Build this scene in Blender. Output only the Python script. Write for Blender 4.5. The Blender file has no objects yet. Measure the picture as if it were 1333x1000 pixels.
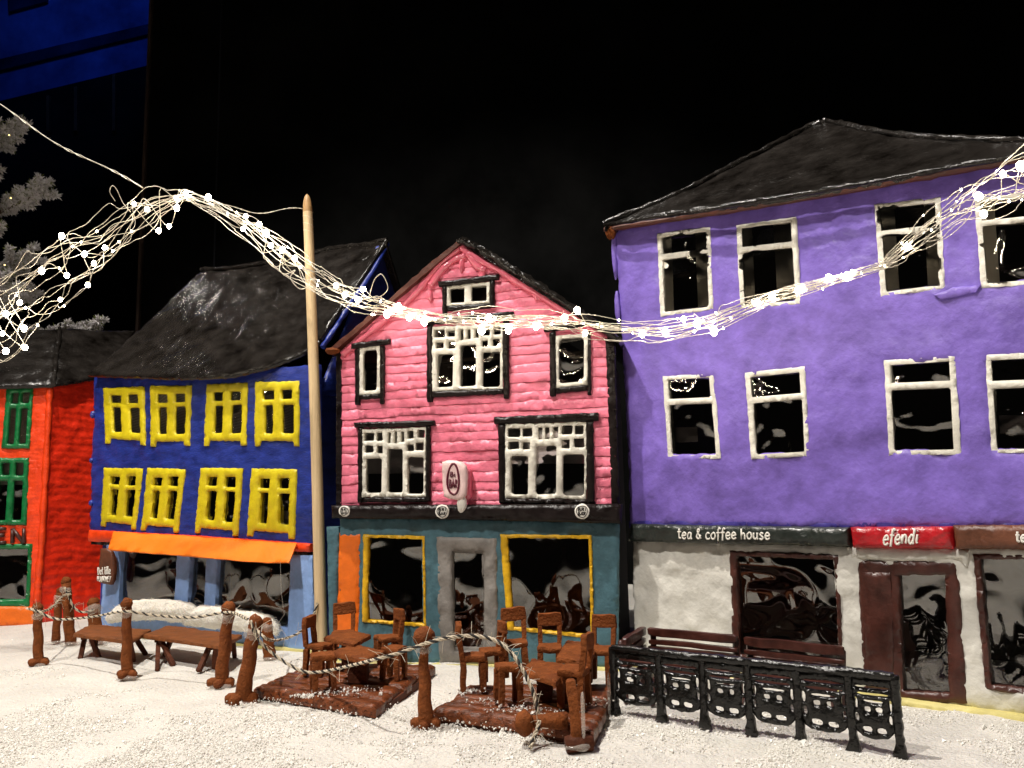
import bpy, math, random
import numpy as np
from mathutils import Vector, Matrix, geometry

S = 0.01                      # everything below is laid out in centimetres
rng = random.Random(11)
sc = bpy.context.scene
COL = sc.collection

# ------------------------------------------------------------------ camera
CAM_H, FPX = 15.0, 1050.0
PITCH = math.atan(143 / 1050.0)
ROLL = 0.022
_L = Vector((1, 0, 0)); _U = Vector((0, -math.sin(PITCH), math.cos(PITCH))); _F = Vector((0, math.cos(PITCH), math.sin(PITCH)))
_R = _L * math.cos(ROLL) - _U * math.sin(ROLL)
_UP = _L * math.sin(ROLL) + _U * math.cos(ROLL)
cam = bpy.data.objects.new("camera", bpy.data.cameras.new("camera"))
COL.objects.link(cam)
m = Matrix.Identity(4)
for i in range(3):
    m[i][0] = _R[i]; m[i][1] = _UP[i]; m[i][2] = -_F[i]
m[2][3] = CAM_H * S
cam.matrix_world = m
cam.data.sensor_width = 36; cam.data.lens = FPX / 1333 * 36
cam.data.clip_start = 0.01; cam.data.clip_end = 60
sc.camera = cam

# ------------------------------------------------------------------ light
w = bpy.data.worlds.new("World"); sc.world = w; w.use_nodes = True
w.node_tree.nodes["Background"].inputs[0].default_value = (1.0, 0.9, 0.8, 1)
w.node_tree.nodes["Background"].inputs[1].default_value = 0.006

def lamp(name, kind, loc, aim, power, color, **kw):
    d = bpy.data.lights.new(name, kind); d.energy = power; d.color = color
    for k, v in kw.items(): setattr(d, k, v)
    o = bpy.data.objects.new(name, d); COL.objects.link(o)
    o.location = loc
    o.rotation_euler = (Vector(aim) - Vector(loc)).to_track_quat('-Z', 'Y').to_euler()
    return o
lamp("ceiling_spotlight", 'SPOT', (-0.48, 0.47, 1.55), (0.0, 0.70, 0.12), 92, (1.0, 0.94, 0.86), shadow_soft_size=0.018, spot_size=math.radians(84), spot_blend=0.5)
lamp("front_spotlight", 'SPOT', (-0.75, -0.40, 1.75), (0.0, 0.72, 0.2), 112, (1.0, 0.94, 0.87), shadow_soft_size=0.05, spot_size=math.radians(50), spot_blend=0.6)
lamp("back_spotlight", 'SPOT', (-1.42, 1.62, 1.22), (-0.3, 0.9, 0.3), 11, (1.0, 0.93, 0.85), shadow_soft_size=0.03, spot_size=math.radians(70), spot_blend=0.6)

vs = sc.view_settings
sc.display_settings.display_device = 'sRGB'
vs.view_transform = 'Standard'; vs.look = 'None'; vs.exposure = 0.0; vs.gamma = 1.0; vs.use_curve_mapping = False
sc.render.engine = 'CYCLES'
sc.cycles.use_denoising = True
sc.cycles.max_bounces = 8; sc.cycles.transparent_max_bounces = 24
sc.cycles.sample_clamp_indirect = 4.0
sc.cycles.caustics_reflective = False; sc.cycles.caustics_refractive = False

# ------------------------------------------------------------------ pixels, planes
def ray(px, py):
    return _R * (px - 666.5) + _UP * (500 - py) + _F * FPX
EYE = Vector((0, 0, CAM_H))
def ground(px, py, z=0.0):
    d = ray(px, py); return EYE + d * ((z - CAM_H) / d.z)
def at_depth(px, py, y):
    d = ray(px, py); return EYE + d * (y / d.y)

class Plane:
    def __init__(s, O, U, V):
        s.O = Vector(O); s.U = Vector(U).normalized()
        N = s.U.cross(Vector(V)).normalized(); s.N = N; s.V = N.cross(s.U).normalized()
    def px(s, x, y, w=0.0):
        d = ray(x, y); O = s.O + s.N * w
        p = EYE + d * ((O - EYE).dot(s.N) / d.dot(s.N)) - s.O
        return (p.dot(s.U), p.dot(s.V))
    def loop(s, pts, w=0.0): return [s.px(x, y, w) for x, y in pts]
    def pt(s, u, v, w=0.0): return s.O + s.U * u + s.V * v + s.N * w
    def P(s, x, y, w=0.0): return s.pt(*s.px(x, y, w), w)
def facade(a, b): 
    A = ground(*a); B = ground(*b); return Plane(A, B - A, (0, 0, 1))
def plane3(A, B, C): return Plane(A, B - A, C - A)
GROUND = Plane((0, 0, 0), (1, 0, 0), (0, 1, 0))

# ------------------------------------------------------------------ noise
def _h(i, j, s):
    n = (i.astype(np.int64) * 374761393 + j.astype(np.int64) * 668265263 + int(s) * 974634539) & 0x7fffffff
    n = ((n ^ (n >> 13)) * 1274126177) & 0x7fffffff
    n = n ^ (n >> 16)
    return (n & 0xffff) / 32767.5 - 1.0
def vn(u, v, s=0):
    u = np.asarray(u, float); v = np.asarray(v, float)
    i = np.floor(u); j = np.floor(v); a = u - i; b = v - j
    a = a * a * a * (a * (6 * a - 15) + 10); b = b * b * b * (b * (6 * b - 15) + 10)
    return (_h(i, j, s) * (1 - a) + _h(i + 1, j, s) * a) * (1 - b) + (_h(i, j + 1, s) * (1 - a) + _h(i + 1, j + 1, s) * a) * b
def fbm(u, v, s=0, o=3):
    r = 0; g = 1; 
    for k in range(o):
        r = r + g * vn(np.asarray(u) * 2 ** k, np.asarray(v) * 2 ** k, s + k * 17); g *= .5
    return r

# ------------------------------------------------------------------ materials
MATS = {}
def _nt(name):
    m = bpy.data.materials.new(name); m.use_nodes = True
    nt = m.node_tree; b = nt.nodes["Principled BSDF"]; return m, nt, b
def paint(name, col, rough=.45, var=.15, vscale=60, bscale=350, bstr=.35, bdist=.0012, spec=.5, coat=0, rvar=.12, stretch=None, dark=None, dscale=25, damt=.0, sss=0):
    m, nt, b = _nt(name); N = nt.nodes; Lk = nt.links
    tc = N.new('ShaderNodeTexCoord'); src = tc.outputs['Object']
    if stretch:
        mp = N.new('ShaderNodeMapping'); mp.inputs['Scale'].default_value = stretch
        Lk.new(src, mp.inputs[0]); src = mp.outputs[0]
    n1 = N.new('ShaderNodeTexNoise'); n1.inputs['Scale'].default_value = vscale; n1.inputs['Detail'].default_value = 5; n1.inputs['Roughness'].default_value = .65
    Lk.new(src, n1.inputs['Vector'])
    ra = N.new('ShaderNodeValToRGB'); e = ra.color_ramp.elements
    e[0].position = .3; e[1].position = .72
    e[0].color = tuple(max(0, c * (1 - var * 1.4)) for c in col) + (1,)
    e[1].color = tuple(min(1, c * (1 + var) + var * .02) for c in col) + (1,)
    Lk.new(n1.outputs['Fac'], ra.inputs[0]); out = ra.outputs[0]
    if dark:
        n3 = N.new('ShaderNodeTexNoise'); n3.inputs['Scale'].default_value = dscale; n3.inputs['Detail'].default_value = 6
        Lk.new(tc.outputs['Object'], n3.inputs['Vector'])
        r3 = N.new('ShaderNodeValToRGB'); r3.color_ramp.elements[0].position = .5; r3.color_ramp.elements[1].position = .7
        r3.color_ramp.elements[1].color = (damt,) * 3 + (1,)
        Lk.new(n3.outputs['Fac'], r3.inputs[0])
        mx = N.new('ShaderNodeMix'); mx.data_type = 'RGBA'
        Lk.new(r3.outputs[0], mx.inputs[0]); Lk.new(out, mx.inputs[6]); mx.inputs[7].default_value = tuple(dark) + (1,)
        out = mx.outputs[2]
    Lk.new(out, b.inputs['Base Color'])
    n2 = N.new('ShaderNodeTexNoise'); n2.inputs['Scale'].default_value = bscale; n2.inputs['Detail'].default_value = 4
    Lk.new(src, n2.inputs['Vector'])
    bp = N.new('ShaderNodeBump'); bp.inputs['Strength'].default_value = bstr; bp.inputs['Distance'].default_value = bdist
    Lk.new(n2.outputs['Fac'], bp.inputs['Height']); Lk.new(bp.outputs[0], b.inputs['Normal'])
    mr = N.new('ShaderNodeMapRange'); mr.inputs[3].default_value = max(.05, rough - rvar); mr.inputs[4].default_value = min(1, rough + rvar)
    Lk.new(n1.outputs['Fac'], mr.inputs[0]); Lk.new(mr.outputs[0], b.inputs['Roughness'])
    b.inputs['Specular IOR Level'].default_value = spec
    b.inputs['Coat Weight'].default_value = coat; b.inputs['Coat Roughness'].default_value = .15
    if sss:
        b.inputs['Subsurface Weight'].default_value = sss; b.inputs['Subsurface Radius'].default_value = (.004, .003, .002)
        b.inputs['Subsurface Scale'].default_value = .5
    MATS[name] = m; return m
paint('blue', (.012, .030, .24), .38, .35, 45, 260, .5, stretch=(1, 1, 3))
paint('yellow', (.66, .53, .006), .5, .12, 80, 300, .4)
paint('mustard', (.75, .42, .004), .5, .2, 80, 300, .4)
paint('shadedred', (.80, .026, .003), .42, .2, 60, 260, .5)  # the house red again, deepened: the side wall's shade put into the colour
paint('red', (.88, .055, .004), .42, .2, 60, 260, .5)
paint('green', (.006, .17, .045), .32, .25, 80, 300, .3)
paint('orange', (.95, .20, .002), .6, .08, 50, 260, .3)
paint('plinth_orange', (.85, .16, .004), .5, .12, 50, 260, .4)
paint('pink', (.86, .20, .30), .42, .14, 70, 320, .45)
paint('pink_icing', (.76, .16, .23), .2, .12, 60, 150, .2, coat=.5)
paint('purple', (.19, .120, .50), .46, .20, 40, 230, .5)
paint('purple_dark', (.05, .035, .25), .45, .2, 60, 230, .5)
paint('teal', (.060, .145, .180), .55, .3, 50, 260, .5)
paint('lightblue', (.24, .39, .72), .5, .16, 50, 260, .4)
paint('white', (.74, .71, .62), .55, .1, 90, 380, .5)
paint('wallwhite', (.68, .66, .60), .6, .1, 60, 260, .5)
paint('grey', (.24, .22, .20), .6, .25, 60, 300, .5)
paint('blackpaint', (.008, .004, .0035), .3, .4, 60, 300, .45, spec=.2)
paint('roofblack', (.008, .0058, .0043), .2, .5, 40, 300, .6, .0012, spec=.38, stretch=(1, 1, 1.6), rvar=.12)
paint('roofred', (.085, .020, .009), .45, .3, 60, 220, .5)
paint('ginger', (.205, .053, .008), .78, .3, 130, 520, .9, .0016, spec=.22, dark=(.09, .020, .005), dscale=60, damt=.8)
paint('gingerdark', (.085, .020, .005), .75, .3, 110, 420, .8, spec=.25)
paint('deckwood', (.16, .036, .005), .30, .6, 110, 300, .6, spec=.4, stretch=(.6, 4, 4))
paint('tablewood', (.19, .055, .010), .6, .32, 90, 400, .7, spec=.3, stretch=(1, 3, 3))
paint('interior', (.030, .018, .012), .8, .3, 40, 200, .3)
paint('brownframe', (.060, .012, .006), .42, .35, 60, 260, .5, coat=.1)
paint('brownsign', (.13, .040, .016), .45, .3, 60, 260, .5)
paint('darkgreen', (.016, .022, .018), .35, .4, 50, 160, .8, .002, coat=.2)
paint('signred', (.42, .004, .010), .32, .25, 50, 160, .8, .002, coat=.3)
paint('iron', (.005, .0045, .0036), .2, .4, 60, 260, .7, .0014, spec=.4)
paint('icing', (.82, .79, .72), .4, .05, 90, 300, .3)
paint('signpink', (.80, .58, .56), .45, .08, 90, 300, .3)
paint('maroon', (.11, .004, .022), .4, .2, 90, 300, .3)
paint('yellowbase', (.66, .58, .22), .6, .15, 30, 200, .4)
paint('stick', (.70, .52, .30), .45, .14, 30, 200, .3, stretch=(14, 14, .6))
paint('sticktip', (.46, .27, .11), .5, .2, 60, 200, .3)
paint('cotton', (.86, .82, .73), .95, .06, 60, 400, .7, .002, spec=.1, sss=.2)
paint('curtain', (.80, .76, .66), .8, .1, 40, 200, .3)
paint('blind', (.55, .48, .48), .6, .2, 40, 200, .2)
paint('ropelight', (.62, .53, .40), .8, .25, 300, 700, .5)
paint('ropedark', (.018, .015, .014), .75, .3, 300, 700, .5)
paint('backdrop', (.0013, .0013, .0012), .9, .25, 6, 60, .2, spec=.03)
paint('trim', (.05, .028, .02), .5, .3, 20, 60, .2)
paint('duskblue', (.012, .022, .085), .9, .5, 4, 30, .2, spec=.02)
paint('bluewall', (.05, .10, .45), .8, .6, 1.6, 20, .2, spec=.1)
paint('blackwood', (.006, .006, .008), .8, .3, 4, 30, .2, spec=.1)
paint('bark', (.10, .06, .035), .85, .3, 60, 200, .6)
paint('flock', (.72, .69, .70), .95, .25, 60, 300, .3, spec=.1)
paint('needle', (.22, .26, .05), .7, .35, 60, 300, .2)
paint('snow', (.69, .66, .605), .75, .10, 14, 380, 1.0, .0022, spec=.35, sss=.15)

def glassy(name, tint=(1, 1, 1), ior=1.75, rough=.02):
    m, nt, b = _nt(name); N = nt.nodes; nt.nodes.remove(b)
    g = N.new('ShaderNodeBsdfGlossy'); g.inputs['Roughness'].default_value = rough; g.inputs['Color'].default_value = (1, .97, .93, 1)
    t = N.new('ShaderNodeBsdfTransparent'); t.inputs[0].default_value = tint + (1,)
    fr = N.new('ShaderNodeFresnel'); fr.inputs[0].default_value = ior
    mx = N.new('ShaderNodeMixShader')
    nt.links.new(fr.outputs[0], mx.inputs[0]); nt.links.new(t.outputs[0], mx.inputs[1]); nt.links.new(g.outputs[0], mx.inputs[2])
    nt.links.new(mx.outputs[0], N['Material Output'].inputs[0]); MATS[name] = m
glassy('film', (.82, .80, .77), 2.25)
m, nt, b = _nt('glue'); b.inputs['Base Color'].default_value = (.80, .74, .66, 1); b.inputs['Roughness'].default_value = .08
b.inputs['Alpha'].default_value = .24; MATS['glue'] = m
m, nt, b = _nt('crystal'); b.inputs['Base Color'].default_value = (.80, .775, .72, 1); b.inputs['Roughness'].default_value = .3
b.inputs['Specular IOR Level'].default_value = .5; MATS['crystal'] = m
m, nt, b = _nt('wire'); b.inputs['Base Color'].default_value = (.76, .70, .58, 1); b.inputs['Roughness'].default_value = .3; b.inputs['Metallic'].default_value = .35; MATS['wire'] = m
m, nt, b = _nt('bulb'); b.inputs['Base Color'].default_value = (1, .95, .85, 1); b.inputs['Emission Color'].default_value = (1, .86, .66, 1); b.inputs['Emission Strength'].default_value = 75; MATS['bulb'] = m
m, nt, b = _nt('treebulb'); b.inputs['Emission Color'].default_value = (1, .70, .22, 1); b.inputs['Emission Strength'].default_value = 5; MATS['treebulb'] = m
# perforated paper: dots printed through
m, nt, b = _nt('perforated'); N = nt.nodes
tc = N.new('ShaderNodeTexCoord'); mp = N.new('ShaderNodeMapping'); mp.inputs['Scale'].default_value = (270, 270, 270); mp.inputs['Rotation'].default_value = (0, .5, .5)
vo = N.new('ShaderNodeTexVoronoi'); vo.inputs['Randomness'].default_value = 0.0
cr = N.new('ShaderNodeValToRGB'); cr.color_ramp.interpolation = 'CONSTANT'
cr.color_ramp.elements[0].color = (.012, .010, .008, 1); cr.color_ramp.elements[1].color = (.75, .66, .56, 1); cr.color_ramp.elements[1].position = .34
nt.links.new(tc.outputs['Object'], mp.inputs[0]); nt.links.new(mp.outputs[0], vo.inputs['Vector']); nt.links.new(vo.outputs['Distance'], cr.inputs[0]); nt.links.new(cr.outputs[0], b.inputs['Base Color'])
b.inputs['Roughness'].default_value = .4; MATS['perforated'] = m

# ------------------------------------------------------------------ linking
def wloc(o):
    v = Vector((0, 0, 0))
    while o is not None: v += Vector(o.location); o = o.parent
    return v
def link(name, verts, faces, mat, parent=None, local=False, smooth=True, angle=50, loc=None):
    """verts in cm, world axes (or local axes when local) -> one mesh object"""
    V = np.array([tuple(p) for p in verts], dtype=float) if not isinstance(verts, np.ndarray) else verts
    V = V * S
    o = None
    if parent is not None and not local:
        V = V - np.array(wloc(parent))
    if parent is None and not local:
        c = np.array(loc) * S if loc is not None else np.array([(V[:, 0].min() + V[:, 0].max()) / 2, (V[:, 1].min() + V[:, 1].max()) / 2, V[:, 2].min()])
        V = V - c
    me = bpy.data.meshes.new(name)
    me.from_pydata(V.tolist(), [], faces if isinstance(faces, list) else faces.tolist())
    me.materials.append(MATS[mat])
    me.update()
    if smooth:
        me.polygons.foreach_set('use_smooth', [True] * len(me.polygons))
        if angle < 180: me.set_sharp_from_angle(angle=math.radians(angle))
    o = bpy.data.objects.new(name, me); COL.objects.link(o)
    if parent is not None: o.parent = parent
    elif not local: o.location = c
    return o
def tag(o, label, cat=None, group=None, kind=None):
    if label: o['label'] = label
    if cat: o['category'] = cat
    if group: o['group'] = group
    if kind: o['kind'] = kind
    return o
def thing(name, label, cat, loc, group=None, rz=0):
    o = bpy.data.objects.new(name, None); COL.objects.link(o)
    o.empty_display_size = .02
    o.location = Vector(loc) * S; o.rotation_euler = (0, 0, rz)
    return tag(o, label, cat, group)
def copy_tree(o, parent=None):
    c = o.copy(); COL.objects.link(c); c.parent = parent
    for ch in list(o.children): copy_tree(ch, c)
    return c

# ------------------------------------------------------------------ sheets cut from outlines
def inpoly(P, poly):
    x, y = P[:, 0], P[:, 1]; r = np.zeros(len(P), bool)
    q = np.array(poly); j = len(q) - 1
    for i in range(len(q)):
        xi, yi = q[i]; xj, yj = q[j]
        if yi != yj:
            c = ((yi > y) != (yj > y)) & (x < (xj - xi) * (y - yi) / (yj - yi) + xi)
            r ^= c
        j = i
    return r
def subdiv(loop, step, jit=0.0):
    out = []
    n = len(loop)
    for i in range(n):
        a = Vector(loop[i]); b = Vector(loop[(i + 1) % n]); L = (b - a).length
        k = max(1, int(round(L / step)))
        for j in range(k):
            p = a.lerp(b, j / k)
            if jit: p = p + Vector((rng.uniform(-jit, jit), rng.uniform(-jit, jit)))
            out.append((p.x, p.y))
    return out
def rrect(u0, u1, v0, v1, n=12, pw=4.0, jit=0.0):
    r = []
    for k in range(n):
        a = 2 * math.pi * (k + .5) / n; c, s = math.cos(a), math.sin(a)
        d = (abs(c) ** pw + abs(s) ** pw) ** (-1 / pw)
        r.append(((u0 + u1) / 2 + (u1 - u0) / 2 * c * d + rng.uniform(-jit, jit), (v0 + v1) / 2 + (v1 - v0) / 2 * s * d + rng.uniform(-jit, jit)))
    return r
def crect(u0, u1, v0, v1, r=.12):
    """rectangle with slightly rounded corners, r as a share of the shorter side"""
    a = r * min(abs(u1 - u0), abs(v1 - v0)); b = a * .3; P = []
    for (cu, cv, x, y) in ((u0, v0, 1, 1), (u1, v0, -1, 1), (u1, v1, -1, -1), (u0, v1, 1, -1)):
        c = [(cu, cv + y * a), (cu + x * b, cv + y * b), (cu + x * a, cv)]
        P += c if x * y > 0 else c[::-1]
    return P
def sheet(name, pl, loops, mat, parent=None, w=0.0, thick=.5, step=.5, jit=0.03, edge=.12, disp=None, inside=None, split=False, back=True, bump=.05, bfreq=.8, seed=None, angle=60, hjit=None, warp=None):
    seed = rng.randrange(9999) if seed is None else seed
    hjit = jit if hjit is None else hjit
    L2 = [subdiv(loops[0], step, jit)] + [subdiv(l, min(step, .5), hjit) for l in loops[1:]]
    pts, edges = [], []
    for l in L2:
        b = len(pts); pts += l; edges += [(b + i, b + (i + 1) % len(l)) for i in range(len(l))]
    A = np.array(L2[0]); u0, v0 = A.min(0); u1, v1 = A.max(0)
    gu = np.arange(u0 + step * .5, u1, step); gv = np.arange(v0 + step * .5, v1, step)
    if len(gu) and len(gv):
        G = np.stack(np.meshgrid(gu, gv), -1).reshape(-1, 2)
        G = G + np.random.RandomState(seed).uniform(-step * .25, step * .25, G.shape)
        k = inpoly(G, L2[0])
        for h in L2[1:]:
            if inside is None: k &= ~inpoly(G, h)
        pts += [tuple(p) for p in G[k]]
    co, ed, tr, _, _, _ = geometry.delaunay_2d_cdt([Vector(p) for p in pts], edges, [], 0, 1e-5, False)
    co = np.array([tuple(c) for c in co]); tr = np.array([t for t in tr if len(t) == 3])
    C = co[tr].mean(1)
    if inside is not None: keep = inside(C)
    else:
        keep = inpoly(C, L2[0])
        for h in L2[1:]: keep &= ~inpoly(C, h)
    tr = tr[keep]
    # orientation ccw
    a, b_, c_ = co[tr[:, 0]], co[tr[:, 1]], co[tr[:, 2]]
    ar = (b_[:, 0] - a[:, 0]) * (c_[:, 1] - a[:, 1]) - (b_[:, 1] - a[:, 1]) * (c_[:, 0] - a[:, 0])
    ok = np.abs(ar) > 1e-9; tr = tr[ok]; ar = ar[ok]
    tr[ar < 0] = tr[ar < 0][:, [0, 2, 1]]
    if not len(tr): return []
    groups = [tr]
    if split:
        par = list(range(len(co)))
        def f(i):
            while par[i] != i: par[i] = par[par[i]]; i = par[i]
            return i
        for t in tr:
            r0 = f(t[0]); par[f(t[1])] = r0; par[f(t[2])] = r0
        ids = np.array([f(t[0]) for t in tr]); groups = [tr[ids == g] for g in np.unique(ids)]
    res = []
    for T in groups:
        used = np.unique(T); mp = -np.ones(len(co), int); mp[used] = np.arange(len(used)); T = mp[T]; P = co[used]
        E = {}
        for t in T:
            for i in range(3):
                e = (int(t[i]), int(t[(i + 1) % 3]))
                if (e[1], e[0]) in E: del E[(e[1], e[0])]
                else: E[e] = 1
        be = list(E)
        if not be: continue
        A0 = P[[e[0] for e in be]]; B0 = P[[e[1] for e in be]]
        dist = np.full(len(P), 1e9)
        D = B0 - A0; DD = (D ** 2).sum(1) + 1e-12
        for i0 in range(0, len(P), 4000):
            Q = P[i0:i0 + 4000, None, :]
            t = np.clip(((Q - A0) * D).sum(2) / DD, 0, 1)
            dist[i0:i0 + 4000] = np.sqrt((((A0 + t[..., None] * D) - Q) ** 2).sum(2)).min(1)
        x = 1 - np.clip(dist / max(edge, 1e-6), 0, 1)
        h = w - edge * .8 * (1 - np.sqrt(np.clip(1 - x * x, 0, 1)))
        h = h + bump * fbm(P[:, 0] * bfreq, P[:, 1] * bfreq, seed, 3)
        if disp is not None: h = h + disp(P[:, 0], P[:, 1])
        Pw = P if warp is None else warp(P)
        O = np.array(pl.O); U = np.array(pl.U); Vv = np.array(pl.V); Nn = np.array(pl.N)
        base = O + Pw[:, :1] * U + Pw[:, 1:] * Vv
        front = base + h[:, None] * Nn
        n = len(P); faces = T.tolist(); verts = front
        if back:
            hb = np.full(n, w - thick) + (disp(P[:, 0], P[:, 1]) * (1 if warp is None else 1) if (disp is not None and back == 'follow') else 0)
            bk = base + hb[:, None] * Nn
            verts = np.concatenate([front, bk])
            faces = faces + (T[:, ::-1] + n).tolist() + [[e[1], e[0], e[0] + n, e[1] + n] for e in be]
        res.append(link(name, verts, faces, mat, parent, angle=angle))
    return res if split else res[0]

def quad(q, s, t):
    (a, b), (c, d), (e, f), (g, h) = q          # TL TR BR BL
    return ((a * (1 - s) + c * s) * (1 - t) + (g * (1 - s) + e * s) * t, (b * (1 - s) + d * s) * (1 - t) + (h * (1 - s) + f * s) * t)
def sub(q, s0, s1, t0, t1): return [quad(q, s0, t0), quad(q, s1, t0), quad(q, s1, t1), quad(q, s0, t1)]
def pane(pl, q, parent, w=-.2, amp=.10, freq=.33, name='pane', mat='film', seed=None, step=.22):
    seed = rng.randrange(9999) if seed is None else seed
    c = [pl.px(x, y, w) for x, y in q]
    W = math.dist(c[0], c[1]); Hh = math.dist(c[0], c[3])
    nu = max(6, int(W / step)); nv = max(6, int(Hh / step))
    s = np.linspace(0, 1, nu + 1)[None, :, None]; t = np.linspace(0, 1, nv + 1)[:, None, None]
    C = [np.array(k) for k in c]
    P = (C[0] * (1 - s) + C[1] * s) * (1 - t) + (C[3] * (1 - s) + C[2] * s) * t
    P = P.reshape(-1, 2); u, v = P[:, 0], P[:, 1]
    wu = 1.4 * vn(u * freq * .8, v * freq * .8, seed + 5); wv = 1.4 * vn(u * freq * .8, v * freq * .8, seed + 9)
    n = vn(u * freq + wu, v * freq * .8 + wv, seed) + .30 * (1 - np.abs(vn(u * freq * 1.6 + wv, v * freq * 1.6 + wu, seed + 3)) * 2) + .12 * vn(u * freq * 4 + wu * 2, v * freq * 3 + wv, seed + 8)
    h = w + amp * n
    V = np.array(pl.O) + u[:, None] * np.array(pl.U) + v[:, None] * np.array(pl.V) + h[:, None] * np.array(pl.N)
    F = [[i * (nu + 1) + j, (i + 1) * (nu + 1) + j, (i + 1) * (nu + 1) + j + 1, i * (nu + 1) + j + 1] for i in range(nv) for j in range(nu)]
    return link(name, V, F, mat, parent, angle=180)

def lbox(c, size, jit=.04, n=3, pw=13.0, M=None, seed=None):
    """lumpy rounded box -> verts, faces"""
    seed = rng.randrange(9999) if seed is None else seed
    vid = {}; V = []; Fc = []
    def vert(p):
        k = tuple(int(round(x * 1000)) for x in p)
        if k not in vid:
            vid[k] = len(V); r = (sum(abs(x) ** pw for x in p)) ** (1 / pw); q = [x / r * (max(abs(y) for y in p)) for x, y in zip(p, [p[0], p[1], p[2]])]
            V.append(q)
        return vid[k]
    g = [-1 + 2 * i / n for i in range(n + 1)]
    for ax in range(3):
        for sg in (-1, 1):
            for i in range(n):
                for j in range(n):
                    ids = []
                    for (a, b) in ((i, j), (i + 1, j), (i + 1, j + 1), (i, j + 1)):
                        p = [0, 0, 0]; p[ax] = sg; p[(ax + 1) % 3] = g[a]; p[(ax + 2) % 3] = g[b]
                        ids.append(vert(p))
                    Fc.append(ids if sg > 0 else ids[::-1])
    A = np.array(V) * np.array(size) / 2
    B = A + jit * np.stack([vn(A[:, 1] * 1.7 + 9, A[:, 2] * 1.7 + A[:, 0], seed), vn(A[:, 0] * 1.7, A[:, 2] * 1.7 + A[:, 1], seed + 1), vn(A[:, 0] * 1.7 + 5, A[:, 1] * 1.7 + A[:, 2], seed + 2)], 1)
    if M is not None: B = B @ np.array(M).T
    return B + np.array(tuple(c)), Fc
def merge(parts):
    V = []; Fc = []; b = 0
    for v, f in parts:
        V.append(np.asarray(v, float)); Fc += [[i + b for i in q] for q in f]; b += len(v)
    return np.concatenate(V), Fc
def frame_of(d):
    d = Vector(d).normalized(); a = Vector((0, 0, 1)) if abs(d.z) < .9 else Vector((1, 0, 0))
    x = d.cross(a).normalized(); y = d.cross(x).normalized(); return x, y, d
def bar(p0, p1, wd, ht, jit=.03, n=3):
    p0, p1 = Vector(p0), Vector(p1); x, y, d = frame_of(p1 - p0)
    M = [[x[i], y[i], d[i]] for i in range(3)]
    return lbox((p0 + p1) / 2, (wd, ht, (p1 - p0).length), jit, n, M=M)
def tube(pts, radii, ns=8, cap=True, jit=0.0):
    P = [Vector(p) for p in pts]; n = len(P)
    if not hasattr(radii, '__len__'): radii = [radii] * n
    V = []; Fc = []
    x, y, d = frame_of(P[1] - P[0])
    for i in range(n):
        t = (P[min(i + 1, n - 1)] - P[max(i - 1, 0)])
        if t.length > 1e-9: t.normalize()
        else: t = d
        x = (x - t * x.dot(t))
        x = x.normalized() if x.length > 1e-6 else frame_of(t)[0]
        y = t.cross(x)
        for k in range(ns):
            a = 2 * math.pi * k / ns; r = radii[i] * (1 + (rng.uniform(-jit, jit) if jit else 0))
            V.append(tuple(P[i] + x * (math.cos(a) * r) + y * (math.sin(a) * r)))
    for i in range(n - 1):
        for k in range(ns):
            a, b = i * ns + k, i * ns + (k + 1) % ns; Fc.append([a, b, b + ns, a + ns])
    if cap:
        Fc.append(list(range(ns))[::-1]); Fc.append([(n - 1) * ns + k for k in range(ns)])
    return np.array(V), Fc
def blob(c, r, jit=.15, nu=12, nv=8, seed=None):
    seed = rng.randrange(9999) if seed is None else seed
    V = [(0, 0, -1)]; Fc = []
    for i in range(1, nv):
        a = math.pi * i / nv
        for k in range(nu):
            b = 2 * math.pi * k / nu; V.append((math.sin(a) * math.cos(b), math.sin(a) * math.sin(b), -math.cos(a)))
    V.append((0, 0, 1)); V = np.array(V)
    V = V * (1 + jit * (vn(V[:, 0] * 2 + 3, V[:, 1] * 2 + V[:, 2], seed) + .5 * vn(V[:, 0] * 4, V[:, 2] * 4 + V[:, 1], seed + 2)))[:, None]
    for k in range(nu):
        Fc.append([0, 1 + (k + 1) % nu, 1 + k]); b = 1 + (nv - 2) * nu; Fc.append([len(V) - 1, b + k, b + (k + 1) % nu])
    for i in range(nv - 2):
        for k in range(nu):
            a = 1 + i * nu + k; b = 1 + i * nu + (k + 1) % nu; Fc.append([a, b, b + nu, a + nu])
    r = np.array(r if hasattr(r, '__len__') else (r, r, r))
    return V * r + np.array(tuple(c)), Fc
def spline(pts, n):
    """Catmull-Rom through pts, n samples per span"""
    P = [Vector(p) for p in pts]; P = [P[0] * 2 - P[1]] + P + [P[-1] * 2 - P[-2]]; out = []
    for i in range(1, len(P) - 2):
        a, b, c, d = P[i - 1:i + 3]
        for k in range(n):
            t = k / n; out.append(.5 * (2 * b + (c - a) * t + (2 * a - 5 * b + 4 * c - d) * t * t + (3 * b - a - 3 * c + d) * t ** 3))
    out.append(P[-2]); return out

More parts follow.
